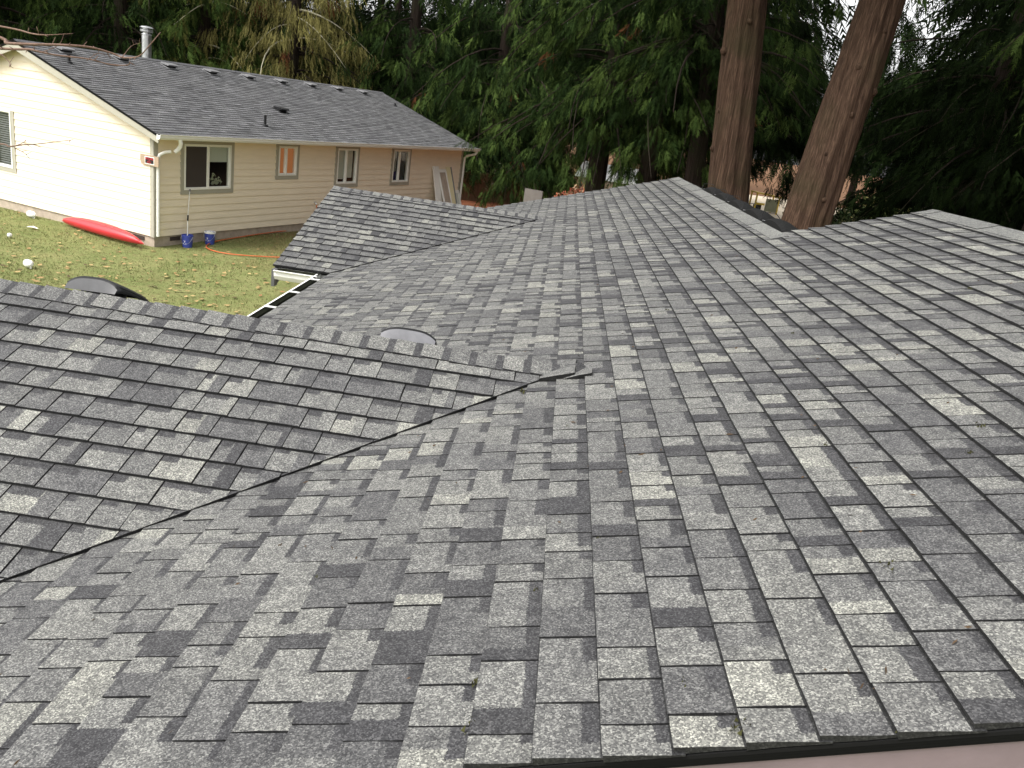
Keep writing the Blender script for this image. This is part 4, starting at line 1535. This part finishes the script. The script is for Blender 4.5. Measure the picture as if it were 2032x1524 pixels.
W, BLD, YL = M['vinyl'], M['concrete'], M['yellow']
leaner('leaning_door', 13.80, 14.25, 2.05, .55, [('door_leaf', (0, 1, 0, 1, 0, .04), W)], 'plain white door slab leaning steeply against the cream wall', 'door')
leaner('leaning_screen_door', 14.20, 14.85, 1.93, .75, [('stile', (0, .12, 0, 1, -.012, .028), W), ('stile', (.88, 1, 0, 1, -.012, .028), W), ('rail', (.12, .88, .94, 1, -.012, .028), W), ('rail', (.12, .88, .0, .06, -.012, .028), W), ('infill', (.12, .88, .06, .94, .0, .01), BLD)], 'white framed screen door with beige infill leaning against the wall', 'screen door')
leaner('leaning_panel', 14.86, 15.30, 2.02, .70, [('board', (0, .8, 0, 1, 0, .03), mat('cream_panel', (.75, .68, .42), .6)), ('edge_strip', (.8, 1, 0, 1, -.01, .035), M['ventgrey'])], 'narrow pale yellow panel with a grey edge leaning against the wall', 'panel')
leaner('leaning_window_frame', 15.50, 16.15, 1.06, .45, [('stile', (0, .14, 0, 1, -.012, .028), W), ('stile', (.86, 1, 0, 1, -.012, .028), W), ('rail', (.14, .86, .9, 1, -.012, .028), W), ('rail', (.14, .86, 0, .1, -.012, .028), W), ('pane', (.14, .86, .1, .9, 0, .008), M['blind'])], 'low white window frame leaning beside the downspout', 'window frame')


# fences
def fence(name, p0, p1, h, bw, mt_, label, group=None, seed=1, zb=0.0):
    p0, p1 = Vector(p0), Vector(p1)
    d = p1 - p0; L = d.length; a = math.atan2(d.y, d.x)
    r = root(name, (p0.x, p0.y, 0), label, 'fence', rz=a)
    rq = random.Random(seed)
    x = 0; proto = None
    b = MB(); b.box(0, bw - .012, -.012, .012, zb, h); proto = None
    while x < L - bw * .5:
        if proto is None:
            proto = b.build('fence_board', mt_, r); o = proto
        else:
            o = proto.copy(); COL.objects.link(o); o.parent = r
        o.location = (x, rq.uniform(-.006, .006), 0); o.scale = (1, 1, rq.uniform(.975, 1.02)); o.rotation_euler = (0, rq.uniform(-.006, .006), 0)
        x += bw
    for zz in (zb + .3, h - .35):
        b = MB(); b.box(0, L, .02, .06, zz, zz + .09); b.build('fence_rail', mt_, r)
    return r


fence('wooden_fence', (-6.6, 40.2), (-1.2, 43.6), 1.42, .17, M['brownfence'], 'dark brown board fence beyond the far end of the cream house')
fence('wooden_fence', (-.6, 50.6), (7.4, 50.0), 2.25, .20, M['tanfence'], 'tall tan board fence behind the white roofed shed', seed=3)

# shed
sh = root('shed', (2.6, 44.0, 0), 'small garden shed with a bright white roof among the trees', 'shed', rz=-.25)
b = MB(); b.box(-1.6, 1.7, -1.3, 1.3, 0, 1.95)
b.prism([(-1.6, -1.3, 1.95), (-1.6, 1.3, 1.95), (-1.6, 0, 2.52)], (3.3, 0, 0))
b.build('wall', mat('shed_beige', (.42, .33, .26), .8, .1, 3), sh)
for s_ in (-1, 1):
    b = MB(); b.prism([(-1.75, s_ * 1.5, 1.88), (1.85, s_ * 1.5, 1.88), (1.85, 0, 2.58), (-1.75, 0, 2.58)], (0, 0, .04))
    b.build('roof', M['whiteroof'], sh)
b = MB(); b.box(-.4, .4, -1.33, -1.301, .05, 1.75); b.build('door', M['wood'], sh)
# yellow frame structure in the far yard
yf = root('playhouse', (14.7, 62, .05), 'yellow framed playhouse with a grey-green panel in the far yard', 'playhouse', rz=.15)
for (x0, x1, y0, y1, z0, z1) in ((-.9, -.8, -.6, -.5, 0, 1.35), (.8, .9, -.6, -.5, 0, 1.2), (-.9, -.8, .5, .6, 0, 1.35), (.8, .9, .5, .6, 0, 1.2)):
    b = MB(); b.box(x0, x1, y0, y1, z0, z1); b.build('post', M['yellow'], yf)
b = MB(); b.prism([(-.95, -.65, 1.35), (.95, -.65, 1.2), (.95, -.65, 1.28), (-.95, -.65, 1.43)], (0, 1.3, 0)); b.build('roof', M['yellow'], yf)
b = MB(); b.box(-.1, .8, -.56, -.53, .15, 1.05); b.build('panel', M['greyp'], yf)
b = MB(); b.box(-.8, -.15, -.57, -.52, .55, .7); b.build('rail', M['yellow'], yf)
b = MB(); b.box(-.7, -.3, -.4, .2, 0, .55); b.build('seat_box', M['signblack'], yf)
# grey plank wall seen low between the trees
b = MB(); b.box(-.35, .35, -.03, .03, 0, 1.98)
o = b.build('board_wall', mat('grey_board_wall', (.16, .145, .13), .8, .15, 2)); o.location = (-1.0, 30.3, 0); o.rotation_euler = (0, .0, -.35)
tag(o, 'short grey board screen standing under the hanging cedar branches', 'screen')

# ------------------------------------------------------------------ trees


def spray_template(n=9, wd=.075, ln=.34):
    tri = []
    for i in range(n):
        p = .06 + .9 * i / n
        l = ln * (1 - .62 * p) * (1 if i % 2 else .8)
        for s_ in (-1, 1):
            a = math.radians(30 + 8 * (i % 3))
            tip = (p + l * math.cos(a), s_ * l * math.sin(a), .06 * (i % 3 - 1))
            tri.append(((p - wd * .5, 0, 0), (p + wd * .7, 0, 0), tip))
    tri.append(((.80, -.03, 0), (.80, .03, 0), (1.08, 0, 0)))
    return np.array(tri)            # (t,3,3)


TPL = [spray_template(7, .075, .40), spray_template(7, .070, .33), spray_template(7, .085, .46)]
DG = np.array([.006, .012, .004]); MG = np.array([.022, .041, .010]); BG = np.array([.080, .120, .029])
OL = np.array([.115, .105, .030]); OL2 = np.array([.25, .225, .085]); RU = np.array([.11, .045, .020])
TRIS = [0]


def conifer(name, label, x, y, h, r, zb, tr, seed, nbr, nsp, size, pal='cedar', lean=(0, 0), bark='barkdark', droop=.55, group='conifers behind the houses',
            phi=None, pale_limbs=False, zvis=9.6, rough=0.0):
    rg = np.random.RandomState(seed)
    rt = root(name, (x, y, gz(x, y)), label, 'tree', group)
    # trunk
    nz_, ns_ = (90, 110) if rough else (30, 36)
    Z_ = (np.linspace(0, 1, nz_ + 1) ** 1.5) * h - .15
    A_ = np.arange(ns_) * 2 * math.pi / ns_
    zz, aa = np.meshgrid(Z_, A_, indexing='ij')
    rad = tr * (1 - .93 * (zz + .15) / h) * (1 + .35 * np.exp(-zz * 1.5))
    f = 1 + .04 * np.sin(aa * 7 + zz * .3) + .03 * np.sin(aa * 13 - zz * .5 + seed) + .025 * np.sin(aa * 3 + zz) + rg.normal(0, .008, zz.shape)
    if rough:
        for kf, am in ((11, .016), (19, .014), (31, .010), (47, .008)):
            for _ in range(2):
                f = f + am * rough * np.sin(kf * aa + rg.uniform(0, 6.28) + 1.4 * np.sin(zz * rg.uniform(.4, 1.3) + rg.uniform(0, 6.28))) * (.4 + .6 * np.sin(zz * rg.uniform(.3, .9) + rg.uniform(0, 6.28) + aa * 2) ** 2)
        f = f + .05 * np.exp(-((zz - 6.1) / .35) ** 2) * np.exp(-((np.mod(aa + 0.4, 6.283) - .2) / .5) ** 2)
    V = np.stack([lean[0] * zz + rad * f * np.cos(aa), lean[1] * zz + rad * f * np.sin(aa), zz], -1).reshape(-1, 3)
    F = np.array([(i * ns_ + j, i * ns_ + (j + 1) % ns_, (i + 1) * ns_ + (j + 1) % ns_, (i + 1) * ns_ + j) for i in range(nz_) for j in range(ns_)])
    np_mesh('trunk', V, F, np.ones((len(F), 3)), M[bark], rt, smooth=True)
    # limbs with clumps of hanging sprays
    bm_ = MB(); bp_ = MB()
    C_, HD, LN, COL_, WS = [], [], [], [], []
    for q in range(nbr):
        u = rg.uniform(0, 1)
        zt_ = zb + (h * .97 - zb) * (u ** 1.9)
        ft = (zt_ - zb) / (h - zb)
        high = zt_ > zvis
        if high and rg.uniform() < .5: continue
        Lb = r * (1 - ft ** 1.3) * rg.uniform(.5, 1.12) + .35
        a = rg.uniform(0, 2 * math.pi) if phi is None else rg.uniform(*phi)
        if not high and math.sin(a) > .45 and rg.uniform() < .45: continue
        da = rg.uniform(-.4, .4)
        up = rg.uniform(-.05, .30); dr = droop * rg.uniform(.6, 1.3)
        T7 = np.linspace(0, 1, 7); ang = a + da * T7
        P = np.stack([lean[0] * zt_ + np.cos(ang) * Lb * T7, lean[1] * zt_ + np.sin(ang) * Lb * T7, zt_ + Lb * (up * T7 - dr * T7 ** 2)], 1)
        rb = max(.012, .011 * Lb + .006)
        (bp_ if pale_limbs and rg.uniform() < .4 else bm_).tube([tuple(p) for p in P], [rb * (1 - .8 * t) for t in T7], 4, caps=False)
        ncl = max(2, int((2.1 * Lb + 1.5) * (.5 if high else 1)))
        per = max(2, int(nsp * (.45 if high else 1)))
        big = 2.0 if high else 1.0
        for cl in range(ncl):
            t = rg.uniform(.15, 1.0) ** .7
            fi = t * 6; i0 = min(int(fi), 5); ff = fi - i0
            c = P[i0] * (1 - ff) + P[i0 + 1] * ff
            dirb = P[i0 + 1] - P[i0]; dirb /= np.linalg.norm(dirb)
            side = np.cross(dirb, [0, 0, 1.0]); side /= (np.linalg.norm(side) + 1e-9)
            sd_ = rg.normal(0, 1)
            c = c + side * sd_ * min((.08 + .20 * (1 - t)) * Lb, .8) + np.array([0, 0, -.1 * abs(sd_)])
            fan = dirb * rg.uniform(.3, 1.0) + side * sd_ * .4
            bright = rg.uniform(0, 1) ** 1.4
            rust = pal != 'dark' and rg.uniform() < .008
            n = per
            w_ = rg.normal(0, 1, (n, 3))
            along = rg.uniform(-.5, .6, (n, 1)) * .55 * size * big
            cc = c + fan * along + w_ * np.array([.13, .13, .10]) * big * (size / .8)
            hg = rg.uniform(.55, 1.15, (n, 1))
            if pal == 'moss': hg = hg * 2.4
            hd = np.array([0, 0, -1.0]) * hg + fan * .65 + w_ * .22
            hd /= np.linalg.norm(hd, axis=1)[:, None]
            C_.append(cc); HD.append(hd)
            LN.append(size * big * rg.uniform(.45, 1.15, n) * (1.1 - .3 * t))
            WS.append(rg.uniform(.55, 1.0, n) * (.5 if pal == 'moss' else 1))
            k_ = rg.uniform(0, 1, (n, 1))
            outer = (t > .55)
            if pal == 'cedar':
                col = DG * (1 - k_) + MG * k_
                if outer and bright > .35: col = col * (1 - bright) + (MG * (1 - k_) + BG * k_) * bright  # yellower tips, with lit-tip and dark-interior contrast painted into the colour
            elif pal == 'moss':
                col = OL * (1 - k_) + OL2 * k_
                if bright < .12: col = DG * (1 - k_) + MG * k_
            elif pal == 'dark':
                col = (DG * (1 - k_) + MG * k_) * (.35 + .4 * bright)  # shaded trees: canopy shade put into a darker foliage colour
            else:
                col = MG * (1 - k_) + BG * k_
                if bright < .35: col = OL * (1 - k_) + MG * k_
            if rust: col = RU * (.7 + .6 * k_)
            COL_.append(col * rg.uniform(.75, 1.2, (n, 1)))
    if bm_.f: tag(bm_.build('limbs', M['barkdark'], rt), kind='stuff')
    if bp_.f: tag(bp_.build('limbs', M['palebark'], rt), kind='stuff')
    C_ = np.concatenate(C_); HD = np.concatenate(HD); LN = np.concatenate(LN); WS = np.concatenate(WS); COL_ = np.concatenate(COL_)
    n = len(C_)
    lat = np.cross(HD, rg.normal(0, 1, (n, 3))); lat /= np.linalg.norm(lat, axis=1)[:, None]
    nrm = np.cross(HD, lat)
    cu = rg.uniform(-.3, .3, n); ti = rg.randint(3, size=n)
    T = np.stack(TPL)[ti]                                    # n,t,3,3
    L4 = LN[:, None, None, None]
    X = T[..., 0:1] * L4; Y = T[..., 1:2] * L4 * WS[:, None, None, None]; Zq = (T[..., 2:3] + cu[:, None, None, None] * T[..., 0:1] ** 2) * L4
    V = (C_[:, None, None, :] + X * HD[:, None, None, :] + Y * lat[:, None, None, :] + Zq * nrm[:, None, None, :]).reshape(-1, 3)
    F = np.arange(len(V)).reshape(-1, 3)
    TRIS[0] += len(F)
    np_mesh('crown', V, F, np.repeat(COL_, T.shape[1], axis=0), M['foliage'], rt)
    return rt


# the two great trunks behind the roof notch
TA = conifer('cedar_tree', 'massive cedar with a straight reddish trunk streaked dark, rising behind the black ridge vent', 4.12, 19.2, 27, 5.6, 10.2, .52, 31, 120, 12, .62, lean=(-.118, .0), bark='bark', rough=1.0)
TB = conifer('cedar_tree', 'massive leaning cedar trunk with bare red-brown bark and knots beside the roof notch', 4.93, 18.0, 26, 5.6, 10.8, .56, 32, 120, 12, .62, lean=(.098, .02), bark='bark', rough=1.0)
# knots and burls on the leaning trunk
for (z, a, s_) in ((5.4, -1.5, .07), (6.3, -1.9, .09), (7.0, -1.2, .06), (5.9, -.35, .11), (4.6, -2.0, .05), (3.7, -1.4, .06), (6.8, -1.7, .05), (4.2, -1.1, .05)):
    rad = .56 * (1 - .93 * (z / 26)) * .90
    b = MB()
    c = Vector((.098 * z + rad * math.cos(a), .02 * z + rad * math.sin(a), z))
    b.lathe([(0, -s_), (s_ * .7, -s_ * .7), (s_, 0), (s_ * .7, s_ * .7), (0, s_)], c=tuple(c), n=10, cap=False)
    b.build('knot', M['bark'], TB, smooth=True)
for (z, a, s_) in ((6.4, -2.9, .10), (5.2, -2.7, .07), (7.0, -1.5, .07), (4.4, -3.0, .08)):
    rad = .56 * (1 - .93 * (z / 27)) * .90
    b = MB()
    c = Vector((-.118 * z + rad * math.cos(a), rad * math.sin(a), z))
    b.lathe([(0, -s_), (s_ * .7, -s_ * .7), (s_, 0), (s_ * .7, s_ * .7), (0, s_)], c=tuple(c), n=10, cap=False)
    b.build('knot', M['bark'], TA, smooth=True)

conifer('cedar_tree', 'slim dark trunked cedar standing just behind the straight reddish trunk', 3.75, 23.5, 22, 3.4, 6.6, .30, 33, 90, 16, .46, lean=(-.06, 0), pal='cedar')
conifer('cedar_tree', 'bright green cedar with long hanging fronds at the far end of the main roof', 1.0, 26.8, 22, 3.8, 4.7, .34, 34, 170, 19, .47, droop=.66)
conifer('cedar_tree', 'green cedar hanging low between the bright fronds and the straight reddish trunk', 2.4, 25.0, 21, 3.5, 5.6, .30, 35, 115, 18, .47, droop=.62)
conifer('cedar_tree', 'green cedar overhanging the far end of the cream house roof', -3.9, 44.0, 24, 5.2, 2.6, .38, 36, 170, 13, .85, droop=.55)
conifer('cedar_tree', 'dark cedar behind the far half of the cream house ridge', -8.8, 45.5, 25, 5.0, 2.2, .40, 37, 150, 13, .85, droop=.55)
conifer('hemlock_tree', 'olive mossy conifer with pale drooping limbs behind the ridge vents', -14.6, 44.0, 24, 4.8, 1.6, .36, 38, 150, 14, .95, pal='moss', pale_limbs=True)
conifer('hemlock_tree', 'fresh green hemlock with bare pale lower limbs beside the metal flue', -18.6, 42.5, 24, 4.0, 1.6, .38, 39, 110, 13, .85, pal='bright', pale_limbs=True, droop=.5)
conifer('cedar_tree', 'dark green cedar rising behind the shiny metal flue', -22.0, 41.0, 25, 5.2, 1.8, .40, 40, 160, 13, .85)
conifer('cedar_tree', 'dark cedar behind the peak of the bright gable wall', -26.5, 38.0, 25, 5.2, 1.8, .40, 41, 150, 13, .85)
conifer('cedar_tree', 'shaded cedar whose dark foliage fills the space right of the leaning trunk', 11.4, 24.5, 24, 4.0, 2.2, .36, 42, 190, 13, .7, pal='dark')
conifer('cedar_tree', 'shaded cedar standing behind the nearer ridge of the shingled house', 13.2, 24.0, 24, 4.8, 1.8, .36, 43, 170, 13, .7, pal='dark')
conifer('cedar_tree', 'tall cedar overhanging the back of the shingled house from the right', 12.4, 16.6, 23, 4.2, 7.0, .38, 44, 90, 12, .6)
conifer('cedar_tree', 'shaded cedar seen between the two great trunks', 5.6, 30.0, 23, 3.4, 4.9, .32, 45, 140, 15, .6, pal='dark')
# farther row closing the view
def copy_thing(src, loc, rz, sc, label=None):
    c = src.copy(); COL.objects.link(c)
    c.location = loc; c.rotation_euler = (0, 0, rz); c.scale = (sc, sc, sc)
    if label: c['label'] = label
    for ch in src.children:
        d = ch.copy(); COL.objects.link(d); d.parent = c
    return c


FG = 'distant conifers closing the view'
FL = 'distant dark conifer in the wood closing the view'
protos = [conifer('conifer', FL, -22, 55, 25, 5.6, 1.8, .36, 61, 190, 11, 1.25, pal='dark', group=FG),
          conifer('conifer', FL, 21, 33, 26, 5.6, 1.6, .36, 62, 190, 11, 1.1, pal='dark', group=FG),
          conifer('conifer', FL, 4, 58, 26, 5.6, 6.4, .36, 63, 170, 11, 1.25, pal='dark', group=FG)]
rf_ = random.Random(17)
LOW = [(-46, 42), (-40, 50), (-34, 45), (-31, 55), (-26.5, 48), (-17, 52), (-12, 56), (-6.5, 53), (-28, 63), (-15, 64), (-38, 60), (-52, 52),
       (16.5, 29.5), (26, 27), (27, 37), (22, 42), (17.8, 38), (34, 33), (33, 45), (19.5, 24.5), (25, 19), (40, 50), (31, 22)]
HIGH = [(-1.5, 56), (6.3, 42), (-5, 66), (1, 70), (8.5, 66), (9.5, 56), (30, 62), (38, 66), (10, 92), (2, 96), (30, 90), (-4, 88)]
for i, (x, y) in enumerate(LOW):
    copy_thing(protos[i % 2], (x, y, 0), rf_.uniform(0, 6.28), rf_.uniform(.88, 1.12))
for i, (x, y) in enumerate(HIGH):
    copy_thing(protos[2], (x, y, 0), rf_.uniform(0, 6.28), rf_.uniform(.88, 1.12))


# shrubs
def shrub(name, label, x, y, rx, rz_, z0, n, cols, size, seed, cat='shrub'):
    rg = np.random.RandomState(seed)
    rt = root(name, (x, y, 0), label, cat)
    b = MB()
    for q in range(9):
        a = rg.uniform(0, 6.28); l = rg.uniform(.5, 1)
        b.tube([(0, 0, 0), (math.cos(a) * rx * .4 * l, math.sin(a) * rx * .4 * l, z0 + rz_ * .7 * l), (math.cos(a) * rx * .8 * l, math.sin(a) * rx * .8 * l, z0 + rz_ * 1.5 * l)], [.03, .018, .006], 5, caps=False)
    b.build('stems', M['twig'], rt)
    d = rg.normal(0, 1, (n, 3)); d /= np.linalg.norm(d, axis=1)[:, None]
    rad = rg.uniform(.35, 1, n) ** .5
    lump = 1 + .25 * np.sin(d[:, 0] * 5 + seed) * np.cos(d[:, 2] * 4)
    c = d * (rad * lump)[:, None] * np.array([rx, rx, rz_]) + np.array([0, 0, z0 + rz_])
    c[:, 2] = np.maximum(c[:, 2], .03)
    a = rg.normal(0, 1, (n, 3)); a /= np.linalg.norm(a, axis=1)[:, None]
    e_ = np.cross(a, rg.normal(0, 1, (n, 3))); e_ /= np.linalg.norm(e_, axis=1)[:, None]
    s_ = rg.uniform(.6, 1.3, (n, 1)) * size
    V = np.stack([c - a * s_, c + e_ * s_ * .45, c + a * s_, c - e_ * s_ * .45], 1).reshape(-1, 3)
    F = np.arange(4 * n).reshape(-1, 4)
    cc = np.array(cols)[rg.randint(len(cols), size=n)] * rg.uniform(.7, 1.25, (n, 1))
    np_mesh('foliage', V, F, cc, M['leafy'], rt)
    return rt


shrub('shrub', 'pale speckled shrub spilling over the dark brown fence', -3.9, 43.4, 1.9, 1.0, .3, 2600, [(.30, .28, .16), (.14, .15, .06), (.42, .40, .28)], .07, 3)
shrub('shrub', 'rust red leafy shrub beneath the hanging cedar fronds', .55, 33.0, .9, .95, .3, 1500, [(.30, .10, .05), (.22, .07, .04), (.38, .26, .16)], .07, 4)
shrub('shrub', 'low dark evergreen shrub in front of the shed', 2.6, 39.5, 2.3, .75, .0, 2600, [(.03, .045, .02), (.02, .03, .012), (.06, .07, .03)], .08, 5)
shrub('shrub', 'rust leaved shrub close beside the grey board screen', -.35, 30.4, .7, .7, .1, 1000, [(.26, .09, .05), (.12, .10, .04)], .07, 6)
shrub('shrub', 'dark bush under the cedars behind the nearer ridge', 10.5, 30.0, 3.2, 1.5, .0, 3200, [(.03, .05, .02), (.05, .075, .025), (.10, .10, .04)], .09, 7)
shrub('shrub', 'yellow-green bush catching light behind the shaded cedars', 14.5, 33.0, 3.4, 1.7, .0, 3200, [(.08, .10, .03), (.16, .15, .05), (.05, .07, .02)], .09, 8)

# bare twigs reaching in from the left
bt = root('bare_tree', (-12.6, 14.2, 0), 'leafless tree whose bare thin brown branches reach across the gable wall', 'tree')
b = MB()
b.tube([(0, 0, -.1), (.1, -.05, 1.4), (.25, -.1, 2.6), (.45, -.1, 3.6), (.6, -.1, 4.8), (.7, -.1, 6.2)], [.13, .11, .09, .07, .045, .02], 10)
b.build('trunk', M['twig'], bt, smooth=True)
rt_ = random.Random(8)


def branch(pts, r0, r1, wig=.0, y0=-.2):
    n = len(pts)
    P = [Vector((x + 12.6, y0 + .25 * math.sin(i * .9), z)) for i, (x, z) in enumerate(pts)]
    P = smooth_path(P, 4)
    m_ = len(P)
    b = MB()
    b.tube(P, [r0 + (r1 - r0) * i / (m_ - 1) for i in range(m_)], 6)
    # knobbly spurs
    for i in range(3, m_ - 1, 2):
        if rt_.random() < .6:
            l = rt_.uniform(.03, .14)
            dv = Vector((rt_.uniform(-.3, .6), rt_.uniform(-.6, .6), rt_.uniform(-.8, 1))).normalized() * l
            b.tube([P[i], P[i] + dv * .6, P[i] + dv], [r1 * 1.3, r1 * 1.1, r1 * .7], 5)
    b.build('branch', M['twig'], bt, smooth=True)


branch([(-12.05, 4.3), (-11.2, 4.55), (-10.08, 4.58), (-9.57, 4.52), (-9.39, 4.47), (-9.02, 4.49), (-8.41, 4.56), (-8.06, 4.59), (-7.8, 4.55), (-7.66, 4.51), (-7.48, 4.51), (-7.16, 4.56), (-6.93, 4.73), (-6.76, 4.97)], .034, .006)
branch([(-12.1, 3.9), (-11.2, 4.25), (-10.1, 4.35), (-9.58, 4.39), (-9.23, 4.42), (-9.01, 4.41), (-8.72, 4.39), (-8.28, 4.4), (-8.01, 4.36), (-7.73, 4.39), (-7.61, 4.45)], .028, .006, y0=.15)
branch([(-12.0, 4.9), (-11.0, 4.85), (-10.07, 4.74), (-9.23, 4.7), (-8.84, 4.67), (-8.57, 4.67), (-8.4, 4.7), (-8.21, 4.76)], .022, .005, y0=-.4)
branch([(-12.3, 2.7), (-11.2, 2.68), (-10.22, 2.75), (-9.68, 2.81), (-9.44, 2.81), (-9.11, 2.89), (-8.9, 2.93), (-8.69, 2.99), (-8.49, 3.05)], .020, .005)
branch([(-9.44, 2.81), (-9.40, 2.87), (-9.37, 2.93)], .007, .004)
branch([(-9.43, 2.79), (-9.38, 2.70), (-9.32, 2.61)], .007, .004)
branch([(-12.2, 3.4), (-11.0, 4.1), (-9.93, 4.29), (-9.52, 4.19), (-9.36, 4.11), (-9.25, 4.13)], .012, .004)
branch([(-8.9, 4.39), (-8.7, 4.55), (-8.62, 4.75)], .007, .003)
branch([(-7.5, 4.5), (-7.45, 4.7), (-7.3, 4.78)], .006, .003)
branch([(-8.1, 4.38), (-8.05, 4.5), (-7.98, 4.52)], .006, .003)
